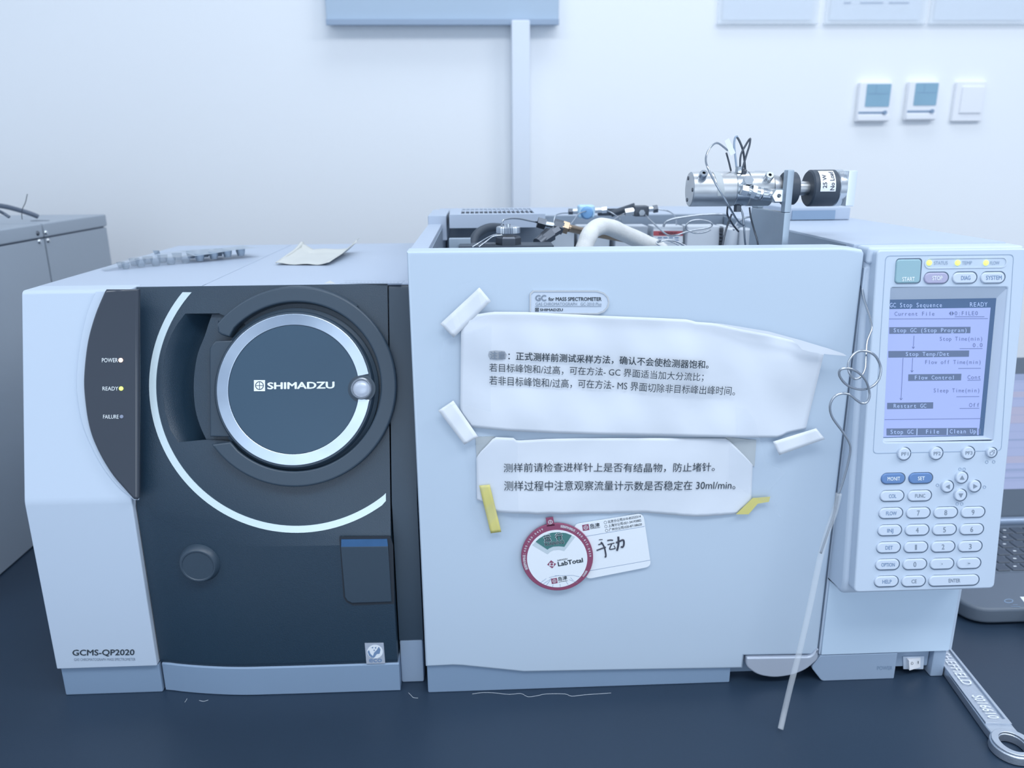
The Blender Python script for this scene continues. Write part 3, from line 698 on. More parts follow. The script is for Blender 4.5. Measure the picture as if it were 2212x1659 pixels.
# keypad console (leans forward towards the bottom)
FP = Frame((.475, -.0417, .1268), (1, 0, 0), (0, .0341, .3118))
vt, vb_ = FP.loc((.475, -.0076, .4386)), FP.loc((.475, -.0417, .1268))
scr_h = -.0075
bez_o = FP.poly([(1925, 622), (2177, 621), (2145, 953), (1909, 955)], 0)
bez_o = roundpoly(bez_o, .002)
vt_y = vt.y - .0005
con = [Vector((-.1335, vt_y)), Vector((.0, vt_y)), Vector((.0, .0005)), Vector((-.1335, .0005))]
con = roundpoly(con, [.004, .005, .005, .005])
body_ = slab('console', FP, [con, bez_o], -.012, 0, M['white'], gc, .0014)
prism_x('console_back', roundpoly([(.0030, .4360), (-.0302, .1290), (-.0270, .1165), (.0219, .1120), (.0219, .4360)], [.004, .006, .006, .002, .002]), .3372, .4745, M['white'], gc, .004)
box('console_crown', .3372, .4765, -.001, .0219, .425, GZ - .0008, M['white'], gc, .003, 3)
# screen set back behind a sloping surround
scr = FP.poly([(1925, 645), (2147, 644), (2129, 941), (1909, 942)], scr_h)
scr[0].x = bez_o[0].x; scr[3].x = scr[0].x
bo = FP.poly([(1925, 622), (2177, 621), (2145, 953), (1909, 955)], 0)
x0_ = min(bo[0].x, bo[3].x) - .0005
bo = [Vector((x0_, bo[0].y)), Vector((bo[1].x + .0005, bo[0].y)), Vector((bo[1].x + .0005, bo[3].y)), Vector((x0_, bo[3].y))]
sx1 = (scr[1].x + scr[2].x) / 2; sc_ = [Vector((x0_ + .0008, scr[1].y)), Vector((sx1, scr[1].y)), Vector((sx1, scr[2].y)), Vector((x0_ + .0008, scr[2].y))]
vs = [(p.x, p.y, -.0005) for p in bo] + [(p.x, p.y, scr_h) for p in sc_]
link('screen_surround', mesh_from(vs, [(0, 4, 5, 1), (1, 5, 6, 2), (2, 6, 7, 3), (3, 7, 4, 0)]), FP.M, M['key'], gc)
sc0 = slab('screen', FP, [sc_], scr_h - .002, scr_h + .0001, M['lcd_f'], gc)
h1 = scr_h + .0003; h2 = scr_h + .0005; h3 = scr_h + .0007
u0, u1 = sc_[0].x, sc_[1].x - .0045
top_y = sc_[1].y; bot_y = sc_[2].y
link('screen_area', mesh_from([(u0, bot_y + .0008, h1), (u1, bot_y + .0008, h1), (u1, FP.at(2040, 666, h1).y, h1), (u0, FP.at(2040, 666, h1).y, h1)], [(0, 1, 2, 3)]), FP.M, M['lcd'], sc0)
bars = [[(1921, 706.8), (2096.6, 706), (2096, 719.7), (1921, 721.3)], [(1919, 758.3), (2093.7, 757), (2093, 770.6), (1919, 772.6)], [(1962.2, 808.6), (2076.9, 807.4), (2076, 821.7), (1961.8, 823)],
        [(1916.5, 870.2), (2016, 869), (2015.6, 882.6), (1916.2, 883.9)], [(1915, 925.6), (2111, 924.2), (2110.6, 940), (1915, 940.7)], [(2114, 926), (2119, 926), (2118.5, 938), (2114, 938)]]
multi('screen_bars', FP, [flat_me(FP, b_, h2) for b_ in bars], M['lcd_d'], sc0)
LT = [('GC Stop Sequence', 1922, 2034.6, 663.8, 10), ('READY', 2095, 2133, 662.5, 10), ('Stop GC (Stop Program)', 1930.5, 2087.8, 717.6, 9), ('Stop Temp/Det', 1956.7, 2049.8, 769, 9), ('Flow Control', 1976.2, 2060.2, 819.8, 9),
      ('Restart GC', 1930.5, 2001, 881, 9), ('Stop GC', 1923.7, 1973.3, 937.3, 9.5), ('File', 2000.4, 2028.4, 936.8, 9.5), ('Clean Up', 2051.8, 2108.2, 936.2, 9.5)]
multi('screen_text', FP, [text_local(s, FP, (a_, y), (b_, y - .3), hg, h3, mono=True, bold=.004) for s, a_, b_, y, hg in LT] + [bar_me(FP, (1981, 926), (1980.5, 940), 2, h3), bar_me(FP, (2046.5, 925.5), (2046, 939.5), 2, h3)], M['lcd_l'], sc0)
DT = [('Current File', 1932.6, 2018.6, 682, 9), ('0:FILE0', 2062.5, 2112.3, 681, 9), ('Stop Time(min)', 2030.4, 2121.6, 736, 9), ('0.0', 2101.6, 2122.4, 749.8, 9), ('Flow off Time(min)', 1998.9, 2118.2, 786.4, 9),
      ('Cont', 2090.3, 2118, 819, 9), ('Sleep Time(min)', 2017.2, 2115.4, 847.6, 9), ('Off', 2093.6, 2115, 879.3, 9)]
LN = [((2062.5, 684), (2126.6, 684)), ((1919, 689), (2134, 688)), ((2073, 753), (2122.4, 752.8)), ((2070, 796), (2119, 795.6)), ((2090, 821.4), (2118.6, 821)), ((2066, 857), (2115.4, 856.5)), ((2073, 882.3), (2115.4, 882)), ((1911, 906.5), (2123, 904)),
      ((1974.7, 725), (1972.9, 752)), ((1950.9, 773), (1946.5, 863)), ((1971.6, 773), (1970.1, 803)), ((1972.9, 753), (1970.5, 749)), ((1972.9, 753), (1975.8, 749)), ((1946.4, 864), (1943.8, 860)), ((1946.4, 864), (1949.5, 860)), ((1970, 804), (1967.5, 800)), ((1970, 804), (1973, 800))]
multi('screen_values', FP, [text_local(s, FP, (a_, y), (b_, y - .3), hg, h3, mono=True, bold=.002) for s, a_, b_, y, hg in DT] + [bar_me(FP, a_, b_, 1.0, h3) for a_, b_ in LN] +
      [flat_me(FP, [(2050, 677), (2054.5, 672), (2054.5, 682)], h3), flat_me(FP, [(2061, 677), (2056.5, 682), (2056.5, 672)], h3)], M['lcd_t'], sc0)
# engraved line round the screen section
fl_px = [(1913, 552), (2190, 549), (2163, 974), (1885.5, 980)]
g0 = roundpoly(FP.poly(fl_px, 0), .004); ctr = sum(g0, Vector((0, 0))) / len(g0)
slab('engraved_line', FP, [g0, [ctr + (p - ctr) * .9935 for p in g0]], -.0003, .00025, M['grey_r'], gc)
# keys
def stadium(cx, cy, w_, h_, hh_, n=8, k=1.0):
    c = FP.at(cx, cy, hh_); rx = (FP.at(cx + w_ / 2, cy, hh_) - c).length; ry = (FP.at(cx, cy - h_ / 2, hh_) - c).length
    r = min(rx, ry) * k
    return [c + v for v in rrect(-rx, -ry, rx, ry, r - 1e-5, n)]
def key(name, cx, cy, w_, h_, mm, legend=None, lw=0, lh=8, lm='print_g', dy=0, k=1.0, label=None, up=.0017, dx=0, mono=False):
    ring_ = slab('key_well', FP, [stadium(cx - .5, cy - .8, w_ + 2.4, h_ + 2.4, 0, k=k)], -.0002, .0002, M['well'], gc)
    kk = slab(name, FP, [stadium(cx, cy, w_ - .6, h_ - .6, up, k=k)], -.001, up, M[mm], gc, .0010)
    if label: kk['label'] = label
    ring_.parent = kk; ring_.matrix_basis = I4
    if legend:
        text('key_legend', legend, FP, (cx - lw / 2 + dx, cy + lh / 2 + dy), (cx + lw / 2 + dx, cy + lh / 2 + dy - .4), lh, up + .00015, M[lm], kk, bold=.012)
    return kk
K_ = [('MONIT', 1929.8, 1034.2, 51, 'key_blue', 27, 'print_w'), ('SET', 1989.4, 1033.4, 51, 'key_blue', 15, 'print_w'), ('COL', 1927.3, 1071.8, 51, 'key', 16, 'print_b'), ('FUNC', 1986.9, 1071.2, 51, 'key', 22, 'print_g'),
      ('FLOW', 1924.8, 1109, 51, 'key', 23, 'print_b'), ('7', 1984, 1108.3, 51, 'key', 6, 'print_g'), ('8', 2043.2, 1107.5, 51, 'key', 6, 'print_g'), ('9', 2102.2, 1106.7, 51, 'key', 6, 'print_g'),
      ('INJ', 1922.3, 1146.2, 51, 'key', 13, 'print_b'), ('4', 1981.5, 1145.3, 51, 'key', 6, 'print_g'), ('5', 2040.5, 1144.5, 51, 'key', 6, 'print_g'), ('6', 2099.3, 1143.7, 51, 'key', 6, 'print_g'),
      ('DET', 1919.8, 1183.3, 51, 'key', 16, 'print_b'), ('1', 1978.8, 1182.3, 51, 'key', 4, 'print_g'), ('2', 2037.4, 1181.4, 51, 'key', 6, 'print_g'), ('3', 2096.1, 1180.6, 51, 'key', 6, 'print_g'),
      ('OPTION', 1917.5, 1220, 51, 'key', 29, 'print_b'), ('0', 1976.5, 1219.3, 51, 'key', 6, 'print_g'), ('.', 2035.1, 1218.4, 51, 'key', 2.4, 'print_g'), ('-', 2093.4, 1217.2, 51, 'key', 5, 'print_g'),
      ('HELP', 1915.2, 1256.6, 51, 'key', 20, 'print_b'), ('CE', 1973.8, 1256, 51, 'key', 11, 'print_g'), ('ENTER', 2061, 1254.3, 108, 'key', 25, 'print_g')]
for s, x, y, w_, mm, lw, lm in K_:
    if s in '.-':
        kk = key('key', x, y, w_, 22.8, mm, label='keypad key with a %s' % ('dot' if s == '.' else 'dash'))
        hh_ = .003; ww = lw / 2
        multi('key_legend', FP, [flat_me(FP, [(x - ww, y - 1), (x + ww, y - 1), (x + ww, y + 1), (x - ww, y + 1)], hh_)], M[lm], kk)
    else:
        key('key', x, y, w_, 22.8, mm, s, lw, 11 if s.isdigit() else 8, lm, dx=0 if s.isdigit() else 1, label='key marked %s' % s)
key('start_key', 1962.5, 586, 54, 52, 'key_green', 'START', 27, 9, 'print_w', dy=17, k=.28, label='square grey green START key')
key('stop_key', 2023, 600.7, 52, 24, 'key_pink', 'STOP', 22, 9, 'print_w', dx=2, label='pink STOP key')
key('key', 2084.4, 600.2, 52, 24, 'key', 'DIAG', 20, 9, 'print_b', dx=2, label='key marked DIAG')
key('key', 2145.2, 599.8, 52, 24, 'key', 'SYSTEM', 34, 9, 'print_b', dx=2, label='key marked SYSTEM')
for s, x, y, r in (('PF1', 1953.9, 980.8, 13.5), ('PF2', 2023.6, 979.7, 13.5), ('PF3', 2092.3, 978.6, 13.5)):
    key('function_key', x, y, 2 * r, 2 * r, 'key', s, 15, 7.5, 'print_g', dx=1, label='round key marked %s' % s, up=.003)
kk = key('function_key', 2143.3, 978.1, 21, 21, 'key', up=.0033, label='small round key with a pages symbol')
multi('key_legend', FP, [bar_me(FP, a_, b_, .9, .0036) for a_, b_ in (((2139, 976), (2139, 983)), ((2139, 983), (2145, 983)), ((2145, 983), (2147, 976)), ((2139, 977), (2146, 975)), ((2142, 974), (2149, 972)), ((2149, 972), (2148, 980)))], M['print_g'], kk)
for x, y, tri in ((2078.3, 1032, [(0, -5), (5, 4), (-5, 4)]), (2047.5, 1051.4, [(-5, 0), (4, -5), (4, 5)]), (2106.5, 1050.6, [(5, 0), (-4, 5), (-4, -5)]), (2075.6, 1070, [(0, 5), (-5, -4), (5, -4)])):
    kk = key('arrow_key', x, y, 25, 25, 'key', up=.003)
    multi('key_legend', FP, [flat_me(FP, [(x + a_ + .5, y + b_) for a_, b_ in tri], .0033)], M['print_g'], kk)
for x, y in ((2074, 1013.5), (2083, 1013.5), (2132, 998), (2147, 997.5), (2025.5, 1048), (2127, 1052), (2068, 1088.5), (2078, 1088.5)):
    slab('raised_mark', FP, [pcirc(FP, x, y, 3.4, .0003, 14), pcirc(FP, x, y, 2.5, .0003, 14)], 0, .0003, M['grey_r'], gc)
# indicator bar
bp_ = slab('indicator_bar', FP, [stadium(2086, 567.8, 177, 23, 0), stadium(2086, 567.8, 173.5, 19.5, 0)], -.0004, .0006, M['key'], gc)
for x, s, a_, b_ in ((2008.5, 'STATUS', 2018, 2047.5), (2070, 'TEMP', 2078.5, 2100), (2131.3, 'FLOW', 2139, 2159.5)):
    lathe('indicator_light', [(0, .0022), (.0014, .0018), (.0024, .0004), (.0024, -.001), (0, -.001)], FP.M @ Matrix.Translation((*FP.at(x, 567.7, .001), 0)), M['led_y'], gc, 20)['label'] = 'lit yellow green %s light' % s.lower()
    text('bar_lettering', s, FP, (a_, 571.5), (b_, 571.2), 7.5, .0004, M['grey_r'], bp_, bold=.005)

# fittings in the open top -------------------------------------------------------------
c0 = W(1098, 505, Y=.13); c1 = W(1098, 489, Y=.13); base = Vector((c0.x, .13, .372))
ij = lathe('injection_port', [(0, 0), (.0128, 0), (.0128, c0.z - base.z - .004), (.0112, c0.z - base.z - .002), (0, c0.z - base.z - .002)], Matrix.Translation(base), M['steel_m'], gc, 6, 20)
rk_ = (W(1124, 497, Y=.13) - W(1098, 497, Y=.13)).length
lathe('knurled_nut', [(0, 0), (rk_ * .93, 0), (rk_, .001), (rk_, c1.z - c0.z - .001), (rk_ * .93, c1.z - c0.z), (0, c1.z - c0.z)], Matrix.Translation(c0), M['steel'], ij, 60, 15, .07)
cyl('needle_guide', c1, c1 + Vector((0, 0, .0025)), .0022, M['steel'], ij, 16)
box('side_block', c0.x - .028, c0.x - .0135, .122, .138, .372, c0.z - .009, M['steel_m'], ij, .001)
box('base_plate', c0.x - .05, c0.x + .045, .115, .150, .3722, W(1098, 531, Y=.115).z, M['dark'], ij, .001)
tube('carrier_line', wp((1020, 534, .10), (1035, 525, .105), (1055, 513, .12), (1072, 507, .14), (1090, 506, .15)), .0009, M['wire'], ij)
tube('carrier_line', wp((1034, 534, .10), (1050, 522, .105), (1066, 511, .115), (1085, 508, .117)), .0009, M['wire'], ij)
tube('purge_line', wp((1083, 488, .14), (1087, 476, .14), (1100, 472, .15), (1120, 472, .16), (1145, 477, .17), (1165, 481, .18)), .0010, M['wire'], ij)
ft = empty('tee_fitting', W(1215, 490, Y=.18), 'dark steel compression tee with hexagonal nuts right of the knurled nut', 'fitting')
cyl('hex_nut', W(1161, 480, Y=.18), W(1178, 485, Y=.18), .0062, M['steel_m'], ft, 6)
cyl('stem', W(1177, 484.5, Y=.18), W(1198, 488, Y=.18), .0034, M['steel'], ft, 16)
cyl('tee_body', W(1196, 487, Y=.18), W(1216, 492, Y=.18), .0075, M['steel_m'], ft, 8)
cyl('hex_nut', W(1214, 489, Y=.18), W(1227, 493, Y=.18), .0072, M['brass'], ft, 6)
cyl('side_arm', W(1205, 496, Y=.176), W(1188, 506, Y=.170), .0052, M['steel_m'], ft, 6)
cyl('side_nut', W(1190, 505, Y=.170), W(1172, 518, Y=.164), .0078, M['steel_m'], ft, 6, r2=.0066)
cyl('side_nut', W(1174, 517, Y=.165), W(1162, 527, Y=.160), .0066, M['steel_m'], ft, 16)
tag(tube('brass_tube', wp((1226, 492, .18), (1262, 500, .20), (1300, 507, .22), (1345, 515, .23), (1385, 524, .235), (1420, 536, .24)), .0042, M['brass'], None, 14), 'brown metal tube running behind the white fabric sleeve', 'tube')
ins = [(1258, 548, .14), (1264, 530, .145), (1271, 512, .15), (1280, 498, .16), (1298, 489, .17), (1320, 492, .18), (1345, 503, .19), (1372, 515, .20), (1402, 528, .21), (1430, 542, .22)]
tag(tube('insulated_hose', wp(*ins), lambda t_: .0090 + .0002 * math.sin(t_ * 34), M['fabric'], None, 20, n=10), 'thick white woven insulating sleeve arched over the open top', 'hose')
def fitting(name, segs, label, cat='fitting', mm=None):
    a_, b_, Y, r, q_ = segs[0][:5]
    t = empty(name, W(a_[0], a_[1], Y=Y), label, cat)
    for (p, q, Y, r, kind, nm, mt) in segs: cyl(nm, W(p[0], p[1], Y=Y), W(q[0], q[1], Y=Y), r, M[mt], t, kind)
    return t
f1 = fitting('line_filter', [((1228, 457), (1237, 457), .34, .0042, 6, 'end_nut', 'steel_m'), ((1237, 456.5), (1250, 456), .34, .0036, 16, 'stem', 'steel'), ((1285, 454.5), (1299, 453.5), .34, .0036, 16, 'stem', 'steel'), ((1299, 454), (1310, 453), .34, .0044, 6, 'end_nut', 'steel')], 'in-line fitting with a pale blue tag at the back of the open top')
A_ = W(1249, 443, Y=.333); B_ = W(1284, 471, Y=.333)
tgm = box('blue_tag', A_.x, B_.x, .330, .347, B_.z, A_.z, mat('pale_blue_plastic', (.45, .68, .86), .35), f1, .003, 3)
lathe('tag_knob', [(0, .004), (.006, .003), (.008, 0), (.008, -.002), (0, -.002)], axisM(W(1268, 460, Y=.329), (0, -1, 0)), mat('mid_blue_plastic', (.18, .38, .66), .4), f1, 24)
f2 = fitting('shutoff_valve', [((1350, 459), (1368, 456), .33, .0052, 6, 'end_nut', 'steel_d'), ((1367, 456), (1374, 455), .33, .0036, 16, 'stem', 'steel'), ((1401, 452), (1412, 451), .33, .0034, 16, 'stem', 'steel'), ((1411, 452), (1420, 450.5), .33, .0052, 6, 'end_nut', 'steel_m')], 'small block valve with a black lever at the back of the open top', 'valve')
A_ = W(1371, 445, Y=.325); B_ = W(1402, 468, Y=.325)
box('valve_body', A_.x, B_.x, .325, .345, B_.z, A_.z, M['steel_m'], f2, .002)
tube('lever', [W(1320, 462, Y=.345), W(1345, 454, Y=.345), W(1372, 445, Y=.342)], .0042, M['dark'], f2, 8)
lathe('bonnet', [(0, .006), (.004, .006), (.0046, 0), (0, 0)], axisM(W(1385, 459, Y=.325), (0, -1, 0)), M['steel'], f2, 6)
box('black_bar', W(1292, 455, Y=.35).x, W(1345, 455, Y=.35).x, .349, .356, W(1300, 466, Y=.35).z, W(1300, 451, Y=.35).z, M['dark'], f2, .001)
GI = [('thin steel line looping down from the pale blue tag', [(1266, 456, .325), (1250, 462, .31), (1240, 475, .29), (1231, 487, .26), (1226, 492, .2)], .0009),
      ('thin steel line curving down from the right end of the line filter', [(1309, 454, .34), (1320, 459, .33), (1333, 468, .33), (1342, 478, .33), (1343, 486, .335), (1338, 492, .34)], .0010),
      ('thin steel line rising to the left nut of the small valve', [(1310, 487, .25), (1325, 476, .29), (1338, 467, .31), (1351, 462, .33)], .0011),
      ('long steel line dropping from the small valve across the red warning label', [(1392, 462, .325), (1405, 476, .31), (1420, 490, .29), (1435, 503, .27), (1446, 509, .26), (1462, 508, .25), (1480, 502, .25), (1500, 497, .25), (1525, 493, .25), (1538, 487, .25), (1532, 479, .25), (1510, 475, .25), (1492, 478, .25), (1482, 487, .25), (1484, 496, .25), (1500, 503, .25), (1520, 502, .25), (1535, 496, .25)], .0012),
      ('steel line arching from the small valve along the rear rail', [(1420, 452, .33), (1440, 455, .33), (1452, 461, .34), (1460, 470, .35), (1461, 486, .36)], .0010),
      ('bent steel tube along the rear rail towards the bracket', [(1433, 490, .33), (1438, 480, .33), (1455, 473, .33), (1485, 468, .33), (1520, 464, .33), (1555, 463, .33), (1572, 466, .335)], .0018),
      ('dark wire hanging behind the tee fitting', [(1196, 482, .30), (1200, 466, .31), (1212, 461, .32), (1228, 460, .33)], .0009),
      ('light steel loop behind the bracket foot', [(1585, 496, .2), (1594, 480, .22), (1615, 469, .23), (1640, 471, .24), (1652, 476, .25)], .0014),
      ('tangle of thin steel line low in the well below the red label', [(1420, 524, .2), (1440, 519, .2), (1462, 522, .2), (1476, 529, .2), (1490, 536, .2)], .0011),
      ('second thin line low in the well below the red label', [(1430, 534, .19), (1418, 525, .19), (1428, 519, .2), (1450, 522, .2), (1468, 531, .2), (1475, 538, .2)], .0009)]
for lab, pts, r in GI:
    tag(tube('gas_line', wp(*pts), r * .85, M['wire']), lab, 'gas line', 'thin gas lines in the open top')

# ------------------------------------------------------------------ switching valve on its bracket
YV = .085
vv = empty('switching_valve', W(1690, 530, Y=YV), 'steel cylinder valve with a black knob held on an upright bracket', 'valve')
xb0, xb1 = W(1697, 440, Y=.045).x, W(1712, 440, Y=.045).x
zb = W(1708, 367, Y=.045).z
box('bracket', xb0, xb1, .046, .135, .3722, zb - .0375, M['alu'], vv, .0012)
box('bracket', xb0 - .0001, xb1 - .0001, .046, .056, zb - .0377, zb, M['alu'], vv, .0012)
box('bracket', xb0 - .0001, xb1 - .0001, .117, .135, zb - .0377, zb - .002, M['alu'], vv, .0012)
zc = W(1600, 408, Y=YV).z; rc = (W(1600, 369, Y=YV) - W(1600, 445, Y=YV)).length / 2 * .985
def xat(px, py=408, Y=YV): return W(px, py, Y=Y).x
def xc(name, x0, x1, r, mm, bev=.0006, seg=48, Y=YV, z=None, r2=None):
    z = zc if z is None else z; return cyl(name, (x0, Y, z), (x1, Y, z), r, M[mm], vv, seg, bev, r2)
xa = xat(1489)
xc('valve_barrel', xa, xat(1583), rc, 'steel_d', .0008)
xc('valve_band', xat(1583), xat(1611), rc * .985, 'steel', .0004)
xc('valve_barrel', xat(1611), xat(1662), rc, 'steel_d', .0008)
xc('valve_neck', xat(1662), xat(1684), rc * .84, 'steel_d', .001, r2=rc * .7)
for ang in (60, 180, 300):
    a_ = math.radians(ang); cyl('end_screw', (xa + .002, YV + rc * .72 * math.cos(a_), zc + rc * .72 * math.sin(a_)), (xa - .0006, YV + rc * .72 * math.cos(a_), zc + rc * .72 * math.sin(a_)), .0018, M['steel_m'], vv, 12)
for px_, py_ in ((1516, 386), (1656, 390)):
    q = W(px_, py_, Y=YV - rc * .72); d_ = Vector((0, q.y - YV, q.z - zc)).normalized(); s_ = Vector((q.x, YV, zc)) + d_ * rc * .97
    lathe('set_screw', [(.0015, .003), (.0015, .008), (.0034, .008), (.0040, .0065), (.0040, 0), (0, 0)], axisM(s_, d_), M['steel'], vv, 20)
# fittings round the band
for px_, mmh in ((1590, 'steel'), (1600, 'steel_m')):
    q = W(px_, 408, Y=YV).x; s_ = Vector((q, YV - .004, zc + rc * .95)); cyl('port_fitting', s_, s_ + Vector((0, -.0008, .0055 if px_ == 1590 else .002)), .0034, M[mmh], vv, 6)
s_ = Vector((xat(1596), YV, zc - rc * .95)); cyl('port_fitting', s_, s_ - Vector((0, 0, .006)), .0036, M['steel_m'], vv, 6)
s_ = Vector((xat(1600), YV - rc * .8, zc + rc * .35)); cyl('port_fitting', s_, s_ + Vector((0, -.009, .003)), .0046, M['steel'], vv, 6)
# front arm: stepped hex fittings pointing to the right, ending in an open hex nut
arm = [((1600, 410), (1615, 413), .0052, 6), ((1613, 412), (1622, 414), .0040, 16), ((1621, 413), (1631, 416), .0066, 6), ((1630, 416), (1639, 418), .0060, 16), ((1638, 418), (1645, 420), .0050, 6), ((1645, 419), (1664, 421), .0056, 16)]
for p, q, r, sg in arm:
    cyl('arm_fitting', W(*p, Y=YV - rc - .004), W(*q, Y=YV - rc - .004), r, M['steel'], vv, sg, .0004)
qn = W(1680, 423, Y=YV - rc - .010)
cyl('elbow_block', W(1660, 420, Y=YV - rc - .004), W(1682, 422, Y=YV - rc - .004), .0055, M['steel_d'], vv, 16)
cyl('elbow_block', qn + Vector((0, .012, 0)), qn + Vector((0, .001, 0)), .0052, M['steel_d'], vv, 16)
lathe('open_nut', [(.0020, -.002), (.0020, .0054), (.0060, .0054), (.0072, .0044), (.0072, -.002)], axisM(qn, (-.15, -1, .05)), M['steel'], vv, 6, 20)
# drive side: black disc, shaft, black knob, ring, square plate
xc('drive_disc', xat(1690) , xat(1717), rc * .95, 'dark', .001)
xc('shaft', xat(1716), xat(1756), rc * .42, 'steel_d', .0004)
kx0, kx1 = xat(1744), xat(1800)
xc('knob', kx0, kx1, rc * 1.06, 'dark', .0014, 64)
xc('knob_ring', kx1 - .0006, xat(1815), rc * 1.06, 'steel', .0008, 64)
box('square_plate', xat(1815) - .001, xat(1832), YV - rc * 1.04, YV + rc * 1.0, zc - rc * 1.02, zc + rc * 1.02, M['plate'], vv, .0012)
# bent label on the knob
nl = 10; lx0, lx1 = W(1773, 390, Y=YV - rc).x, W(1806, 390, Y=YV - rc).x
rl = rc * 1.06 + .0005
vs = []; fs = []
for i in range(nl + 1):
    a_ = math.radians(66 - 74 * i / nl)
    for x in (lx0, lx1): vs.append((x, YV - rl * math.cos(a_), zc + rl * math.sin(a_)))
for i in range(nl): fs.append((2 * i, 2 * i + 1, 2 * i + 3, 2 * i + 2))
kl = link('knob_label', mesh_from(vs, fs), I4, M['paper2'], vv, True)
def label_text(s, u0_, u1_, a0_, a1_):
    g = glyph_me(s, .015).copy(); xs_ = [v.co.x for v in g.vertices]; ys_ = [v.co.y for v in g.vertices]; X0, X1, Y1 = min(xs_), max(xs_), max(ys_)
    for v in g.vertices:
        t_ = (v.co.x - X0) / (X1 - X0); s2 = v.co.y / Y1; a_ = math.radians(a0_ + (a1_ - a0_) * t_)
        x = u1_ + (u0_ - u1_) * s2; r_ = rl + .00025 + v.co.z; v.co = (x, YV - r_ * math.cos(a_), zc + r_ * math.sin(a_))
    return g
dx_ = lx1 - lx0
link('label_lettering', joinm([(label_text('25 W', lx0 + dx_ * .14, lx0 + dx_ * .40, 2, 46), I4), (label_text('No Load', lx0 + dx_ * .62, lx0 + dx_ * .90, -4, 58), I4)]), I4, M['ink'], vv)
# masking-tape strip on the barrel
vs = []; fs = []; tx0, tx1 = xat(1545, 400, YV - rc), xat(1560, 400, YV - rc)
for i in range(13):
    a_ = math.radians(80 - 100 * i / 12); sh = .003 * i / 12
    for x in (tx0 + sh, tx1 + sh): vs.append((x, YV - (rc + .0003) * math.cos(a_), zc + (rc + .0003) * math.sin(a_)))
for i in range(12): fs.append((2 * i, 2 * i + 1, 2 * i + 3, 2 * i + 2))
link('tape_strip', mesh_from(vs, fs), I4, M['residue'], vv, True)
VL = [('steel capillary arching left over the cylinder and crossing it downwards', [(1572, 325, .07), (1550, 309, .065), (1535, 318, .055), (1526, 335, .05), (1525, 350, .045), (1531, 367, .04), (1545, 395, .04), (1563, 425, .04), (1580, 455, .05), (1594, 478, .07), (1606, 487, .09)], .0013, 'wire'),
      ('steel capillary dropping straight from the white paper flag', [(1569, 330, .08), (1574, 348, .082), (1579, 369, .085)], .0012, 'steel_m'),
      ('pale plastic coated left leg of the hairpin line above the cylinder', [(1591, 362, .083), (1588, 335, .083), (1586, 310, .083), (1589, 296, .083), (1594, 296, .083)], .0014, 'grey_r'),
      ('dark steel line falling right from the hairpin top', [(1591, 294, .083), (1598, 306, .083), (1605, 325, .083), (1608, 345, .085), (1610, 369, .088)], .0014, 'steel_m'),
      ('steel line forming the right loop, leaning towards the hairpin', [(1599, 368, .08), (1599, 345, .08), (1602, 330, .08), (1610, 315, .08), (1618, 302, .08), (1622, 299, .08)], .0013, 'steel_m'),
      ('outer steel line of the right loop above the cylinder', [(1621, 300, .078), (1619, 314, .078), (1614, 330, .078), (1608, 350, .078), (1603, 368, .078)], .0013, 'steel_m'),
      ('dark line looping below the cylinder to the left of the bracket', [(1572, 446, .09), (1571, 462, .09), (1576, 474, .10), (1585, 488, .11), (1595, 500, .12)], .0013, 'steel_m'),
      ('steel line spreading left from under the cylinder into the well', [(1581, 462, .09), (1573, 482, .09), (1566, 505, .085), (1559, 538, .08)], .0013, 'steel_m'),
      ('pale line dropping from the cylinder band into the well', [(1597, 446, .09), (1604, 462, .09), (1607, 490, .09), (1609, 520, .09), (1612, 540, .09)], .0013, 'wire'),
      ('steel line spreading right from under the cylinder into the well', [(1619, 448, .09), (1622, 470, .09), (1630, 500, .085), (1636, 520, .08), (1639, 540, .078)], .0012, 'steel_m')]
for lab, pts, r, mt in VL:
    tag(tube('capillary_line', wp(*pts), r * .72, M[mt]), lab, 'capillary', 'capillary lines of the switching valve')
fa = Frame(W(1572, 316, Y=.068), (1, 0, -.55), (.35, 0, 1))
tag(slab('paper_flag', fa, [[Vector((-.005, .002)), Vector((.007, -.006)), Vector((.0095, -.0015)), Vector((-.003, .0065))]], 0, .0004, M['paper2']), 'small white paper flag on the left capillary above the cylinder', 'tag')

# ------------------------------------------------------------------ notices, tapes, magnet on the door
def ripA(q):
    x, y = q.x, q.y
    return .0010 * math.sin(x * 38 + y * 22) + .0009 * math.sin(x * 61 - y * 50 + 1.3) + .0008 * math.sin(y * 88 + x * 12 + .5) + .0003 * math.sin(x * 150 + y * 90)
def lerp_edge(E_, t):
    xs_ = [p[0] for p in E_]; L = [0]
    for i in range(1, len(E_)): L.append(L[-1] + math.dist(E_[i], E_[i - 1]))
    d = t * L[-1]
    for i in range(1, len(E_)):
        if d <= L[i] or i == len(E_) - 1:
            k = (d - L[i - 1]) / (L[i] - L[i - 1]); return Vector(E_[i - 1]).lerp(Vector(E_[i]), min(1, k))
def sheet(name, fr, top, bot, h0, rip, m, parent, nx=70, ny=36, lift=None, th=.00015):
    vs, fs = [], []
    for j in range(ny + 1):
        for i in range(nx + 1):
            a_ = lerp_edge(top, i / nx); b_ = lerp_edge(bot, i / nx); p = a_.lerp(b_, j / ny)
            q = fr.at(p.x, p.y, h0); hh_ = h0 + rip(q) + (lift(i / nx, j / ny) if lift else 0); q = fr.at(p.x, p.y, hh_); vs.append((q.x, q.y, hh_))
    for j in range(ny):
        for i in range(nx):
            k = j * (nx + 1) + i; fs.append((k, k + nx + 1, k + nx + 2, k + 1))
    o = link(name, mesh_from(vs, fs), fr.M, m, parent, True)
    md = o.modifiers.new('thick', 'SOLIDIFY'); md.thickness = th; md.offset = -1
    return o
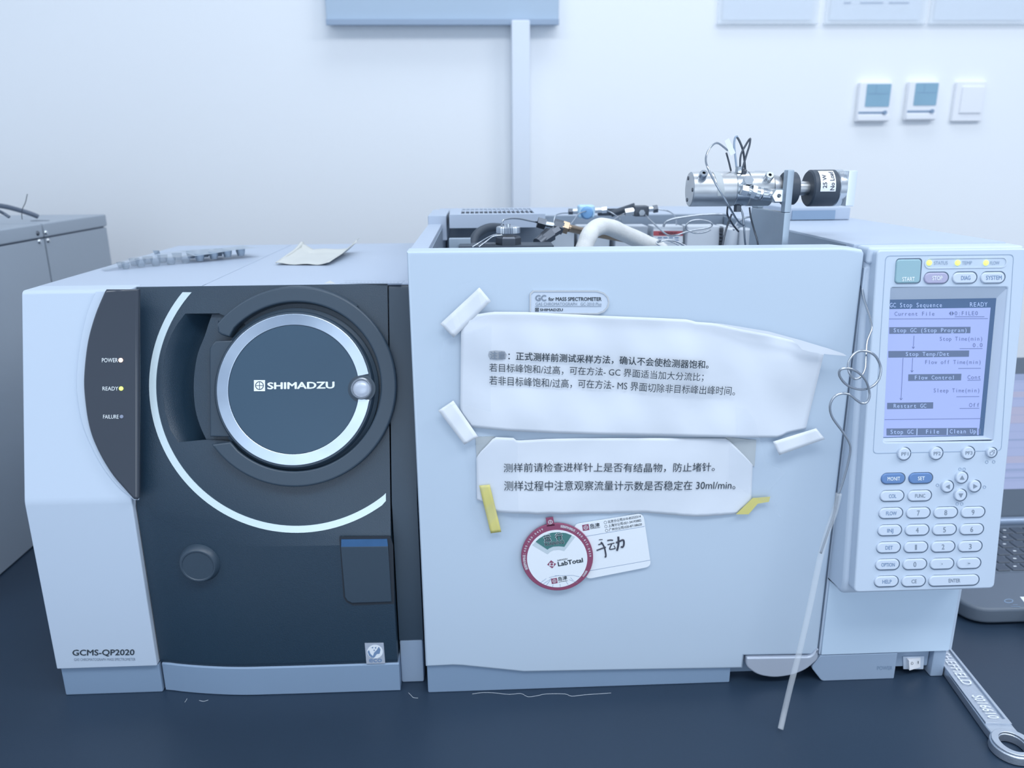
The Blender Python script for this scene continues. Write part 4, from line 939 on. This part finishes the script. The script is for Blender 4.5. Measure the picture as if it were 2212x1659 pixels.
n1 = empty('paper_notice', FD.M @ Vector((.07, .25, .003)), 'large curling white paper notice with three lines of Chinese print', 'notice')
topE = [(996, 700), (1022, 680), (1064, 673.5), (1140, 674), (1300, 682), (1400, 686), (1488, 690), (1500, 695), (1543, 698), (1605, 712), (1660, 722), (1714, 735), (1780, 764)]
botE = [(994, 886), (1019, 923), (1100, 931), (1200, 936), (1300, 939), (1400, 941), (1500, 943), (1600, 945), (1683, 945), (1700, 935), (1741, 926)]
def lift1(u, v):
    return .004 * max(0, u - .55) ** 1.5 * 3 * (1 - v) + .0015 * math.exp(-((v) / .06) ** 2) * (u > .05) * (u < .85)
H1 = .0036
sheet('sheet', FD, topE, botE, H1, ripA, M['paper'], n1, lift=lift1)
def rip1(q): return ripA(q) + .00035 + .0010 * max(0, (q.x - .14) / .14) 
flapp = [(1543, 698), (1556, 699), (1600, 706), (1660, 716), (1730, 735), (1790, 753), (1822, 764), (1829, 769), (1785, 765), (1750, 760), (1732, 755), (1722, 743), (1712, 735), (1660, 722), (1605, 712)]
vs = []
for i, (x, y) in enumerate(flapp):
    hh_ = .011 + .004 * (x - 1543) / 286; q = FD.at(x, y, hh_); vs.append((q.x, q.y, hh_))
fl_ = link('curled_corner', mesh_from(vs, [tuple(range(len(vs)))]), FD.M, M['paper'], n1); md = fl_.modifiers.new('s', 'SOLIDIFY'); md.thickness = .0003
fl_['label'] = 'folded over top right corner of the sheet'
TH = .0040
class Rip:
    pass
def ntext(s, bl, br, hg, parent, bold, rip, h=H1, mm='print_k', lf=0):
    return text('printed_line', s, FD, bl, br, hg, h + .00035 + lf, M[mm], parent, bold=bold, base=False, rip=rip)
def ripT(q):
    # text follows the sheet: evaluate the sheet's extra lift near this point
    return ripA(q)
ntext('注意', (1058, 776), (1092, 777), 18, n1, .012, ripT, mm='print_g', lf=.0006)
multi('ink_smudge', FD, [mesh_from([(*FD.at(x, y, H1 + .0006), H1 + .0006 + ripA(FD.at(x, y, H1))) for x, y in [(1056, 758), (1070, 756), (1090, 758), (1095, 766), (1092, 776), (1075, 778), (1058, 776), (1054, 767)]], [tuple(range(8))])], mat('grey_smudge', (.20, .23, .27), .6, var=.5, vs=900, alpha=.35), n1)
me1 = text_local('：正式测样前测试采样方法，确认不会使检测器饱和。', FD, (1098, 778.5), (1528, 795), 19, H1 + .0016, bold=.014, base=False, rip=ripA)
me2 = text_local('若目标峰饱和/过高，可在方法- GC 界面适当加大分流比；', FD, (1057, 804.5), (1517, 823), 20, H1 + .0016, bold=.002, base=False, rip=ripA)
me3 = text_local('若非目标峰饱和/过高，可在方法- MS 界面切除非目标峰出峰时间。', FD, (1057, 832), (1586, 854), 20, H1 + .0016, bold=.002, base=False, rip=ripA)
def relift(me, dx=.0):
    for v in me.vertices: v.co.z += .0026 * max(0, (v.co.x - .09) / .14)
    return me
for mm_ in (me1, me2, me3): link('printed_line', relift(mm_), FD.M, M['print_k'], n1)
n2 = empty('paper_notice', FD.M @ Vector((.06, .17, .002)), 'smaller torn white paper notice with two lines of Chinese print', 'notice')
top2 = [(1029, 990), (1036, 978), (1052, 962), (1068, 944), (1112, 946), (1116, 952), (1180, 948), (1260, 946.5), (1400, 946), (1570, 947), (1590, 966), (1610, 986), (1626, 1004)]
def jag(P, s=1.2, n=5):
    out = []
    for i in range(len(P) - 1):
        for k in range(n):
            t = k / n; out.append((P[i][0] + (P[i + 1][0] - P[i][0]) * t, P[i][1] + (P[i + 1][1] - P[i][1]) * t + random.uniform(-s, s)))
    return out + [P[-1]]
bot2 = jag([(1030, 1080), (1047, 1085), (1052, 1098), (1076, 1107), (1160, 1110.5), (1300, 1110), (1350, 1108), (1400, 1108), (1450, 1112), (1500, 1116), (1560, 1113), (1592, 1110), (1623, 1079)], .8)
H2 = .0024
def ripB(q): return .0006 * math.sin(q.x * 45 + q.y * 30) + .0006 * math.sin(q.x * 23 - q.y * 70 + 2) + .0002 * math.sin(q.x * 140 - q.y * 80)
sheet('sheet', FD, top2, bot2, H2, ripB, M['paper'], n2, ny=24)
for s, bl, br, hg in (('测样前请检查进样针上是否有结晶物，防止堵针。', (1088, 1021), (1544, 1019), 20), ('测样过程中注意观察流量计示数是否稳定在 30ml/min。', (1089, 1060), (1589, 1058.5), 21)):
    link('printed_line', text_local(s, FD, bl, br, hg, H2 + .0009, bold=.001, base=False, rip=ripB), FD.M, M['print_k'], n2)
pslab('torn_corner', FD, [(1027, 944), (1069, 943), (1055, 962), (1040, 980), (1030, 1000)], .0002, .0009, M['residue'], n2)['label'] = 'grey patch left where the top left corner tore off'
pslab('torn_corner', FD, [(1566, 944), (1634, 951), (1630, 1008), (1612, 1000), (1595, 975), (1583, 960)], .0002, .0009, M['residue'], n2)['label'] = 'grey patch left where the top right corner tore off'
def curved_tape(name, pts, m, h, lab, amp=.0008, cat='tape', grp=None):
    q = FD.poly(pts, h); me = slab_me([q], h - .0002, h)
    o = link(name, me, FD.M, m); tag(o, lab, cat, grp); return o
def strip(name, a, b, c, d, m, h, lab, amp=.0010, grp=None, bend=1.5, parent=None):
    """tape strip a-b (one long side) and d-c (other), gently wavy"""
    vs, fs = [], []; n_ = 16
    for i in range(n_ + 1):
        t = i / n_
        for k in range(5):
            s = k / 4; p = Vector(a).lerp(Vector(b), t).lerp(Vector(d).lerp(Vector(c), t), s)
            hh_ = h + amp * math.sin(t * math.pi * bend + s * .8) ** 2; q = FD.at(p.x, p.y, hh_); vs.append((q.x, q.y, hh_))
    for i in range(n_):
        for k in range(4): fs.append((i * 5 + k, (i + 1) * 5 + k, (i + 1) * 5 + k + 1, i * 5 + k + 1))
    o = link(name, mesh_from(vs, fs), FD.M, m, None, True); md = o.modifiers.new('s', 'SOLIDIFY'); md.thickness = .0002
    return tag(o, lab, 'tape', grp)
strip('tape_strip', (951, 699.3), (1035.6, 620.7), (1060.6, 650.5), (980, 729.2), M['paper2'], .0055, 'slanting white tape strip at the top left corner of the large notice')
strip('tape_strip', (946.7, 887), (1003, 960.5), (1032.9, 943.4), (979.2, 865.3), M['paper2'], .0058, 'white tape strip at the bottom left corner of the large notice')
strip('tape_strip', (1669.8, 953.8), (1763, 925), (1782, 948.3), (1683.4, 983), M['paper2'], .0070, 'curved white tape strip at the bottom right corner of the large notice', .002)
strip('tape_strip', (1035, 1049), (1060, 1152), (1083, 1149), (1058, 1047), M['yellow'], .0042, 'yellow tape strip at the bottom left corner of the small notice')
o = curved_tape('tape_strip', [(1590, 1111), (1626, 1076), (1664, 1073), (1661, 1084), (1637, 1088), (1617, 1111)], M['yellow'], .0046, 'folded yellow tape piece at the bottom right corner of the small notice')
CT = [('clear tape patch wrinkled above the top left white strip', [(965, 640), (1000, 612), (1040, 605), (1068, 620), (1073, 660), (1066, 674), (1010, 700), (960, 720), (955, 690)], .0068),
      ('clear tape strip down the left margin of the large notice', [(958, 735), (1062, 700), (1060, 890), (995, 872), (960, 880), (940, 860)], .0076),
      ('clear tape over the left end of the small notice', [(1008, 965), (1118, 948), (1120, 1130), (1050, 1145), (1020, 1110)], .0048),
      ('clear tape over the right end of the small notice', [(1576, 960), (1640, 945), (1655, 1000), (1700, 1018), (1660, 1060), (1690, 1120), (1640, 1080), (1575, 1040)], .0052),
      ('clear tape patch on the lower right of the large notice', [(1590, 880), (1612, 884), (1630, 905), (1640, 945), (1592, 945)], .0086)]
for lab, pts, h in CT: curved_tape('clear_tape', pts, M['clear'], h, lab)
# status dial magnet and its card
cdn = empty('status_card', FD.M @ Vector((.14, .12, 0)), 'rounded white card with phone numbers and handwriting behind the red rimmed dial', 'card')
h = .0022
def mc(x, y): return (1100 + x / 6.506, 1080 + y / 6.506)
cp = FD.poly([mc(900, 350), mc(1885, 190), mc(1995, 935), mc(1080, 1115)], h); cp = roundpoly(cp, .006, 6)
slab('card_face', FD, [cp], .001, h, M['card'], cdn)
h += .00012
multi('card_rules', FD, [bar_me(FD, mc(1060, 515), mc(1905, 370), .8, h), bar_me(FD, mc(1130, 995), mc(1985, 845), .8, h)], M['print_b'], cdn)
def tx(s, x0, y0, x1, y1, hg, fr=FD, bold=.01, hh_=None, base=False, sl=-.17):
    return text_local(s, fr, mc(x0, y0), mc(x1, y1), hg / 6.506, hh_ or h, bold=bold, base=base, slant=sl * hg / 6.506)
multi('card_print', FD, [tx('岛津', 1138, 395, 1276, 372, 55, bold=.02), tx('SHIMADZU', 1140, 412, 1278, 390, 16, bold=.02), tx('北京分公司:010-85252314', 1388, 330, 1852, 248, 42, bold=.012), tx('上海分公司:021-34193882', 1396, 386, 1858, 304, 42, bold=.012), tx('广州分公司:020-87108620', 1405, 442, 1868, 360, 42, bold=.012)] +
      [slab_me([pcirc(FD, *mc(x, y), 3.2, h, 20), pcirc(FD, *mc(x, y), 2.6, h, 20)], h - .0001, h) for x, y in ((1351, 317), (1360, 373), (1370, 430))], M['print_k'], cdn)
def red_logo(cx, cy, s, hh_):
    c = FD.at(*mc(cx, cy), hh_); a_ = math.radians(9); k = s / 6.506 * .00046
    R2 = Matrix.Rotation(a_, 2)
    sq = [c + R2 @ Vector(p) * k for p in ((-1, -1), (1, -1), (1, 1), (-1, 1))]
    bars_ = []
    ringo = [c + Vector((math.cos(t), math.sin(t))) * k * .66 for t in [2 * math.pi * i / 24 for i in range(24)]]
    ringi = [c + (p - c) * .82 for p in ringo]
    quad = []
    wl_ = [slab_me([ringo, ringi], hh_, hh_ + .0001)]
    for p in (((-.62, -.05), (.62, -.05), (.62, .05), (-.62, .05)), ((-.05, -.62), (.05, -.62), (.05, .62), (-.05, .62))):
        wl_.append(mesh_from([(*(c + R2 @ Vector(v_) * k), hh_ + .0001) for v_ in p], [(0, 1, 2, 3)]))
    return mesh_from([(*p, hh_) for p in sq], [(0, 1, 2, 3)]), wl_
r_, wh = red_logo(1076, 387, 44, h)
link('card_mark', r_, FD.M, M['print_r'], cdn); multi('card_mark_lines', FD, wh, M['card'], cdn)
def ink(pts, r, hh_=None):
    P_ = [FD.M @ Vector((*FD.at(*mc(*p), h), (hh_ or h))) for p in pts]; return tube_me(P_, r, 6, n=4)
hw = [ink([(1262, 560), (1290, 556), (1312, 556)], .0004), ink([(1252, 628), (1300, 612), (1320, 605)], .0006), ink([(1228, 708), (1290, 685), (1358, 662)], .0007), ink([(1290, 590), (1330, 650), (1350, 720), (1358, 790), (1342, 802)], .0008),
      ink([(1378, 570), (1420, 562), (1458, 566)], .0007), ink([(1382, 628), (1430, 615), (1478, 604)], .0006), ink([(1440, 620), (1420, 660), (1412, 692), (1450, 690), (1492, 680)], .0006), ink([(1470, 640), (1484, 660), (1492, 680)], .0004),
      ink([(1500, 600), (1550, 580), (1598, 560), (1612, 590), (1608, 640), (1590, 664), (1570, 655)], .0009), ink([(1532, 515), (1536, 590), (1530, 650), (1514, 710)], .0010)]
link('handwriting', joinm([(m_, I4) for m_ in hw]), I4, M['ink'], cdn)
dm = empty('status_dial', FD.M @ Vector((.06, .11, 0)), 'round red rimmed magnetic dial with a green sector reading RUNNING', 'sign')
h = .0046
rim_o = [mc(674 + 506 * math.cos(t), 802 + 472 * math.sin(t)) for t in [2 * math.pi * i / 72 for i in range(72)]]
slab('rim', FD, [FD.poly(rim_o, h)], .0024, h, M['print_r'], dm, .0005)
pslab('rim_tab', FD, [mc(515, 265), mc(618, 250), mc(640, 360), mc(530, 375)], .0024, h, M['print_r'], dm)
fcx = [mc(674 + 424 * math.cos(t), 825 + 403 * math.sin(t)) for t in [2 * math.pi * i / 72 for i in range(72)]]
slab('face', FD, [FD.poly(fcx, h + .0002)], h - .0003, h + .0002, M['card'], dm)
sector = [(372, 588), (420, 545), (500, 495), (600, 462), (700, 455), (800, 468), (878, 498), (775, 658), (700, 650), (620, 655), (560, 680), (538, 698)]
win = [(325, 625), (400, 570), (372, 588)]
pslab('window_edge', FD, [mc(*p) for p in [(322, 632), (372, 588), (420, 545), (500, 495), (600, 462), (700, 455), (800, 468), (878, 498), (925, 520), (775, 715), (700, 698), (620, 705), (572, 730), (540, 762)]], h, h + .0004, mat('pale_dial_edge', (.56, .64, .68), .4, var=0), dm)
pslab('running_sector', FD, [mc(*p) for p in sector], h, h + .0006, M['green'], dm)['label'] = 'green sector lettered RUNNING'
h7 = h + .0008
multi('sector_lettering', FD, [tx('运', 488, 600, 598, 582, 105, bold=.035, hh_=h7), tx('行', 652, 575, 762, 556, 105, bold=.035, hh_=h7), tx('RUNNING', 503, 650, 776, 612, 50, bold=.03, hh_=h7)], M['card'], dm)
multi('sector_lettering', FD, [tx('运', 494, 596, 592, 580, 96, bold=.02, hh_=h7 + .0001), tx('行', 658, 571, 756, 554, 96, bold=.02, hh_=h7 + .0001), tx('RUNNING', 505, 648, 773, 611, 46, bold=.012, hh_=h7 + .0001)], M['print_k'], dm)
hf = h + .0004
multi('dial_lettering', FD, [tx('LabTotal', 688, 932, 1040, 872, 60, bold=.03, hh_=hf, base=True), tx('SHIMADZU', 678, 862, 820, 836, 20, bold=.01, hh_=hf), tx('岛津', 690, 1140, 818, 1118, 55, bold=.015, hh_=hf), tx('SHIMADZU', 696, 1160, 822, 1138, 12, bold=.02, hh_=hf)], M['print_k'], dm)
multi('dial_rays', FD, [bar_me(FD, mc(*a_), mc(*b_), .6, hf) for a_, b_ in (((520, 1200), (580, 1125)), ((608, 1225), (618, 1190)), ((718, 1222), (712, 1180)), ((830, 1190), (795, 1140)), ((900, 1130), (860, 1090)), ((440, 1165), (520, 1105)), ((480, 1180), (600, 1100)), ((640, 1065), (900, 1060)), ((560, 1090), (700, 1060)), ((900, 1060), (990, 1080)), ((840, 1120), (960, 1160)))], M['print_b'], dm)
r_, wh = red_logo(634, 1138, 40, hf); link('dial_mark', r_, FD.M, M['print_r'], dm); multi('dial_mark_lines', FD, wh, M['card'], dm)
_, wh = red_logo(578, 310, 46, h + .0001); multi('tab_mark', FD, wh, M['card'], dm)
c = FD.at(*mc(597, 905), hf); k = .00046 / 6.506
sq = lambda cx, cy, s, rot: [(*(c + Matrix.Rotation(math.radians(rot), 2) @ Vector((cx + a_ * s, cy + b_ * s)) * k), hf) for a_, b_ in ((-1, -1), (1, -1), (1, 1), (-1, 1))]
ds = [mesh_from([(*(c + Vector(p) * k), hf) for p in tri], [tuple(range(len(tri)))]) for tri in ([(-8, 62), (34, 22), (-38, 26)], [(62, 6), (28, -34), (32, 18)], [(6, -60), (-34, -22), (30, -34)], [(-62, -4), (-30, 34), (-34, -20)])]
ds.append(mesh_from(sq(0, 0, 16, 8), [(0, 1, 2, 3)]))
multi('diamond_mark', FD, ds, M['print_r'], dm)
def arc_text(s, a0_, a1_, rx, ry, size, hh_):
    mes = []; n_ = len(s)
    for i, ch in enumerate(s):
        if ch == ' ': continue
        t = math.radians(a0_ + (a1_ - a0_) * i / max(1, n_ - 1)); g = glyph_me(ch, .004).copy()
        xs_ = [v.co.x for v in g.vertices]; cxm = (min(xs_) + max(xs_)) / 2
        p = FD.at(*mc(674 + rx * math.cos(t), 802 - ry * math.sin(t)), hh_); R2 = Matrix.Rotation(t - math.pi / 2, 2)
        for v in g.vertices:
            q = p + R2 @ Vector(((v.co.x - cxm) * size, (v.co.y - .35) * size)); v.co = (q.x, q.y, hh_ + v.co.z)
        mes.append(g)
    return mes
multi('rim_lettering', FD, arc_text('客服热线电话：400-650-0439', 202, 117, 464, 434, .0030, h + .0001) + arc_text('客服热线电话：800-810-0439', 82, 2, 464, 434, .0030, h + .0001) + arc_text('客服热线 ·······', -28, -62, 464, 434, .0022, h + .0001), M['card'], dm)

# ------------------------------------------------------------------ hanging wire and clear tube
wpts = [(1858, 600, .010), (1866, 645, -.004), (1880, 690, -.020), (1882, 712, -.028), (1873, 738, -.034), (1871, 765, -.040), (1869, 795, -.046), (1859, 814, -.050), (1845, 818, -.050), (1835, 806, -.050), (1832, 788, -.048), (1840, 770, -.046), (1855, 759, -.044),
        (1872, 759, -.044), (1890, 768, -.044), (1901, 788, -.044), (1902, 806, -.045), (1895, 825, -.046), (1878, 838, -.048), (1855, 841, -.050), (1830, 832, -.052), (1815, 815, -.054), (1813, 802, -.055), (1822, 796, -.056), (1838, 797, -.056), (1856, 806, -.055), (1870, 822, -.053),
        (1877, 842, -.050), (1878, 857, -.050), (1872, 869, -.050), (1862, 871, -.050), (1850, 864, -.050), (1836, 853, -.050), (1820, 850, -.050), (1805, 855, -.050), (1795, 868, -.050), (1793, 885, -.050), (1800, 905, -.050), (1820, 932, -.050), (1834, 955, -.050), (1837, 972, -.050), (1832, 1000, -.050), (1824, 1030, -.050), (1817, 1052, -.050), (1811, 1068, -.050), (1803, 1105, -.050), (1788, 1150, -.050), (1773, 1195, -.050)]
tag(tube('coiled_wire', wp(*wpts), .0011, M['wire'], None, 10, n=5), 'loose curled steel wire hanging in front of the door edge and console', 'wire')
tp = [(1812, 1066, -.050), (1803, 1105, -.050), (1787, 1150, -.050), (1774, 1195, -.050), (1762, 1250, -.051), (1745, 1330, -.053), (1725, 1415, -.056), (1708, 1480, -.059), (1695, 1535, -.063)]
P = wp(*tp) + [W(1686, 1575, Z=.0032)]
tag(tube('clear_tube', P, .0027, M['clear_tube'], None, 12), 'clear plastic tube hanging from the coiled wire down to the bench', 'tube')

# ------------------------------------------------------------------ things on top of the mass spectrometer
bl = empty('blister_tray', W(390, 575, Z=TZ), 'crumpled clear blister tray with rows of empty pockets on the white top', 'packaging')
A = W(228, 587, Z=TZ); B = W(565, 556, Z=TZ); 
ax = (B - A); Lb = ax.length; ax.normalize(); ay = Vector((-ax.y, ax.x, 0)) ; Wb = .050
def bz(t, s): return .0006 + .0088 * min(1, t / .22) ** .7 + .0010 * math.sin(t * 9 + s * 3) + (.004 * (t - .5) if t > .5 else 0)
def bpnt(t, s, dz=0): return A + ax * (t * Lb) + ay * (s * Wb * (.35 + .65 * min(1, t / .3)) ) + Vector((0, 0, bz(t, s) + dz))
vs, fs = [], []; nx, ny = 40, 8
for j in range(ny + 1):
    for i in range(nx + 1): vs.append(bpnt(i / nx, j / ny))
for j in range(ny):
    for i in range(nx): k = j * (nx + 1) + i; fs.append((k, k + 1, k + nx + 2, k + nx + 1))
cut = 22
fa_ = [f for n_, f in enumerate(fs) if (n_ % nx) < cut]; fb_ = [f for n_, f in enumerate(fs) if (n_ % nx) >= cut]
me = fixn(mesh_from(vs, fa_)); o = link('clear_sheet', me, I4, M['blister'], bl, True)
me = fixn(mesh_from(vs, fb_)); o = link('foil_sheet', me, I4, M['foil'], bl, True); o['label'] = 'grey blue foil covered half'
for i in range(9):
    for s in (.22, .74):
        t = .13 + i * .094; p = bpnt(t, s); zt = p.z - TZ - .0002; hh_ = min(.0088, zt)
        if t > .84 and s > .5: continue
        r = .0058 if i else .0045
        lathe('pocket', [(r, 0), (r * .9, -hh_ * .5), (r * .68, -hh_ * .98), (0, -hh_)], Matrix.Translation(p), M['blister'] if i < 5 else M['foil'], bl, 14, 50)
# a loose flap of film sticking up
vs = [bpnt(.38, .9), bpnt(.42, .95), bpnt(.41, .9, .004), bpnt(.37, .9, .005)]
link('torn_flap', mesh_from(vs, [(0, 1, 2, 3)]), I4, M['foil'], bl)
sa = empty('paper_sachet', W(680, 565, Z=TZ), 'cream translucent sachet with curled edges on the white top', 'packaging')
p00, p10, p11, p01 = W(597, 573, Z=TZ), W(712, 574, Z=TZ), W(778, 545, Z=TZ), W(655, 546, Z=TZ)
def sp(u, v):
    q = p00.lerp(p10, u).lerp(p01.lerp(p11, u), v); z = .0012 + .0005 * math.sin(u * 14 + v * 9)
    if u < .18: z += .0065 * ((.18 - u) / .18) * (.25 + v)
    if u > .78: z += .014 * ((u - .78) / .22) ** 1.3 * (.15 + v * .85)
    if v > .9: z += .003
    q = q.copy(); q.z = TZ + z; return q
vs, fs = [], []; n_ = 26
for j in range(n_ + 1):
    for i in range(n_ + 1): vs.append(sp(i / n_, j / n_))
for j in range(n_):
    for i in range(n_): k = j * (n_ + 1) + i; fs.append((k, k + 1, k + n_ + 2, k + n_ + 1))
o = link('pouch', mesh_from(vs, fs), I4, M['cream'], sa, True); md = o.modifiers.new('s', 'SOLIDIFY'); md.thickness = .0006; md.offset = 1
tube('rolled_edge', [sp(.0, 0), sp(0, .35), sp(0, .7), sp(0, .98)], lambda t: .0008 + .0016 * t, M['cream'], sa, 12)

# ------------------------------------------------------------------ laptop at the right
LX0 = W(2082, 1292, Z=.024).x - .006; LZ = .022
yf = W(2180, 1338, Z=.0).y; yh = W(2200, 1134, Z=LZ).y
lp = empty('laptop', (LX0 + .18, (yf + yh) / 2, 0), 'open dark grey laptop half hidden behind the keypad console', 'laptop')
FLp = Frame((0, 0, 0), (1, 0, 0), (0, 1, 0))
yf = W(2180, 1333, Z=LZ * .5).y
fpl = roundpoly([Vector((LX0, yf)), Vector((LX0 + .36, yf)), Vector((LX0 + .36, yh + .012)), Vector((LX0, yh + .012))], [.032, .02, .004, .004], 8)
slab('base', FLp, [fpl], .0025, LZ, M['lap'], lp, .004)
ky1 = W(2200, 1140, Z=LZ).y; ky0 = W(2150, 1236, Z=LZ).y
slab('keyboard_well', FLp, rrect(LX0 + .014, ky0 - .002, LX0 + .345, ky1, .003), LZ - .001, LZ + .0003, M['lap'], lp)
rows = 6; pitch = (ky1 - ky0) / rows
kme = boxme(-.0080, .0080, -pitch * .43, pitch * .43, 0, .0016, .0008, 1); n_k = 0
for r in range(rows):
    off = (.006 * ((rows - r) % 4)) 
    for k in range(14):
        o = link('key', kme if n_k == 0 else kme, Matrix.Translation((LX0 + .026 + off + k * .0188, ky0 + pitch * (r + .5), LZ + .0002)), None if n_k else M['lapk'], lp, None)
        n_k += 1
        if k < 12 and (r + k) % 2 == 0:
            g = mesh_from([(-.0025, -.0008, .00175), (.0015, -.0012, .00175), (.0018, .0008, .00175), (-.0018, .0012, .00175)], [(0, 1, 2, 3)])
            link('key_legend', g, WM[o], M['print_w'], o)
cyl('hinge_strip', (LX0 + .012, yh + .006, LZ + .003), (LX0 + .348, yh + .006, LZ + .003), .0062, M['hinge'], lp, 20, .001)
q = W(2200, 776, Y=yh + .07)
tilt = (yh + .070 - (yh + .012)) / (q.z - LZ)
FSn = Frame((LX0, yh + .013, LZ + .004), (1, 0, 0), (0, .30, 1))
top_v = FSn.at(2205, 772, .0).y
lid = slab('lid', FSn, rrect(0, 0, .36, top_v, .008), -.006, 0, M['lap'], lp, .001)
sv0, sv1 = FSn.at(2200, 1056, .0).y, FSn.at(2205, 808, .0).y
dp = slab('display', FSn, rrect(.016, sv0, .344, sv1, .0005), -.001, .0004, M['lscr'], lp)
R3 = [(808, 822, 'lscr3'), (846, 858, 'lscr2'), (878, 915, 'lscr2'), (948, 952, 'lscr3'), (985, 1000, 'lscr2'), (1012, 1018, 'lscr3'), (1030, 1034, 'lscr3')]
for y0, y1, mm in R3:
    v0, v1 = FSn.at(2195, y1, 0).y, FSn.at(2195, y0, 0).y
    link('screen_row', mesh_from([(.017, v0, .0006), (.343, v0, .0006), (.343, v1, .0006), (.017, v1, .0006)], [(0, 1, 2, 3)]), FSn.M, M[mm], dp)
lines_ = [mesh_from([(.017, v, .0008), (.343, v, .0008), (.343, v + .0005, .0008), (.017, v + .0005, .0008)], [(0, 1, 2, 3)]) for v in [sv0 + (sv1 - sv0) * k / 14 for k in range(1, 14)]]
multi('screen_lines', FSn, lines_, M['lscr3'], dp)
FLz = Frame((0, 0, LZ), (1, 0, 0), (0, 1, 0))
multi('palm_rest_mark', FLz, [slab_me([pcirc(FLz, 2179, 1298, 10, .0003, 24, ry=4.5), pcirc(FLz, 2179, 1298, 8, .0003, 24, ry=3.2)], .0001, .0003), bar_me(FLz, (2188, 1306), (2198, 1306), 2, .0003), bar_me(FLz, (2184, 1310), (2204, 1311), 2, .0003)], M['grey'], lp)
pslab('palm_rest_sticker', FLz, [(2203, 1289), (2290, 1289), (2290, 1330), (2236, 1330)], 0, .0003, M['card'], lp)

# ------------------------------------------------------------------ wrench, fibres on the bench
wr = empty('wrench', W(2120, 1500, Z=0), 'silver satin wrench with raised lettering lying at the right of the bench', 'wrench')
zt = .011
FWr = Frame((0, 0, 0), (1, 0, 0), (0, 1, 0))
ec = FWr.at(2189, 1602, zt)
# handle axis from the eye towards the machine's right side
d1 = FWr.at(2052, 1425, zt); ax2 = (d1 - ec); Lw = ax2.length; ax2.normalize(); ay2 = Vector((-ax2.y, ax2.x))
def wl2(u, v): return ec + ax2 * u + ay2 * v
re = .0185; ri = .0105
outl2 = [wl2(re * math.cos(t), re * math.sin(t)) for t in [math.radians(a_) for a_ in range(42, 319, 8)]]
hw1, hw2 = .0122, .0105
side_r = [wl2(.020, -.0128), wl2(.05, -.0122), wl2(Lw, -.0105), wl2(.22, -.0105)]
side_l = [wl2(.22, .0105), wl2(Lw, .0105), wl2(.05, .0122), wl2(.020, .0128)]
slab('handle', FWr, [outl2 + side_r + side_l, [wl2(ri * 1.15 * math.cos(t), ri * math.sin(t)) for t in [2 * math.pi * i / 36 for i in range(36)]]], .0004, zt - .002, M['tool'], wr, .0012)
slab('raised_rim', FWr, [[wl2(.024, -.0118), wl2(.22, -.0100), wl2(.22, .0100), wl2(.024, .0118)], [wl2(.030, -.0086), wl2(.215, -.0076), wl2(.215, .0076), wl2(.030, .0086)]], zt - .0022, zt, M['tool'], wr, .0005)
slab('raised_rim', FWr, [[wl2(re * .93 * math.cos(t), re * .93 * math.sin(t)) for t in [2 * math.pi * i / 48 for i in range(48)]], [wl2(ri * 1.2 * math.cos(t), ri * 1.05 * math.sin(t)) for t in [2 * math.pi * i / 48 for i in range(48)]]], zt - .0022, zt, M['tool'], wr, .0005)
hd = [wl2(.215, -.011), wl2(.235, -.026), (wl2(.268, -.030)), wl2(.285, -.018), wl2(.262, -.008), wl2(.262, .008), wl2(.285, .018), wl2(.268, .030), wl2(.235, .026), wl2(.215, .011)]
slab('jaw_head', FWr, [hd], .0004, zt + .002, M['tool'], wr, .001)
def wtext(s, u0_, u1_, v0, v1):
    g = glyph_me(s, .01).copy(); xs_ = [v.co.x for v in g.vertices]; ym = max(v.co.y for v in g.vertices); X0, X1 = min(xs_), max(xs_)
    for v in g.vertices:
        t = (v.co.x - X0) / (X1 - X0); q = wl2(u0_ + (u1_ - u0_) * t, v0 + (v1 - v0) * v.co.y / ym); v.co = (q.x, q.y, zt - .0008 + v.co.z)
    return g
link('raised_lettering', joinm([(wtext('SHEFFIELD', .132, .080, .0050, -.0050), I4), (wtext('S016610', .064, .031, .0050, -.0050), I4)]), FWr.M, M['paper2'], wr)
FIB = [('long pale fibre on the bench below the white door', [(1020, 1499), (1045, 1496), (1070, 1497), (1100, 1500), (1125, 1498), (1140, 1505), (1160, 1503), (1180, 1499), (1220, 1499), (1235, 1504), (1262, 1501), (1320, 1497)]),
       ('short hooked fibre between the two instruments', [(882, 1496), (888, 1502), (893, 1507), (903, 1508)]),
       ('tiny pale fibre under the left charcoal cover', [(399, 1517), (402, 1513), (404, 1509)]),
       ('short fibre lying flat under the charcoal cover', [(430, 1513), (440, 1515), (450, 1512)])]
for lab, pts in FIB:
    tag(tube('lint_fibre', [W(x, y, Z=.0003) for x, y in pts], .00022, M['fiber'], None, 4, n=3), lab, 'fibre')
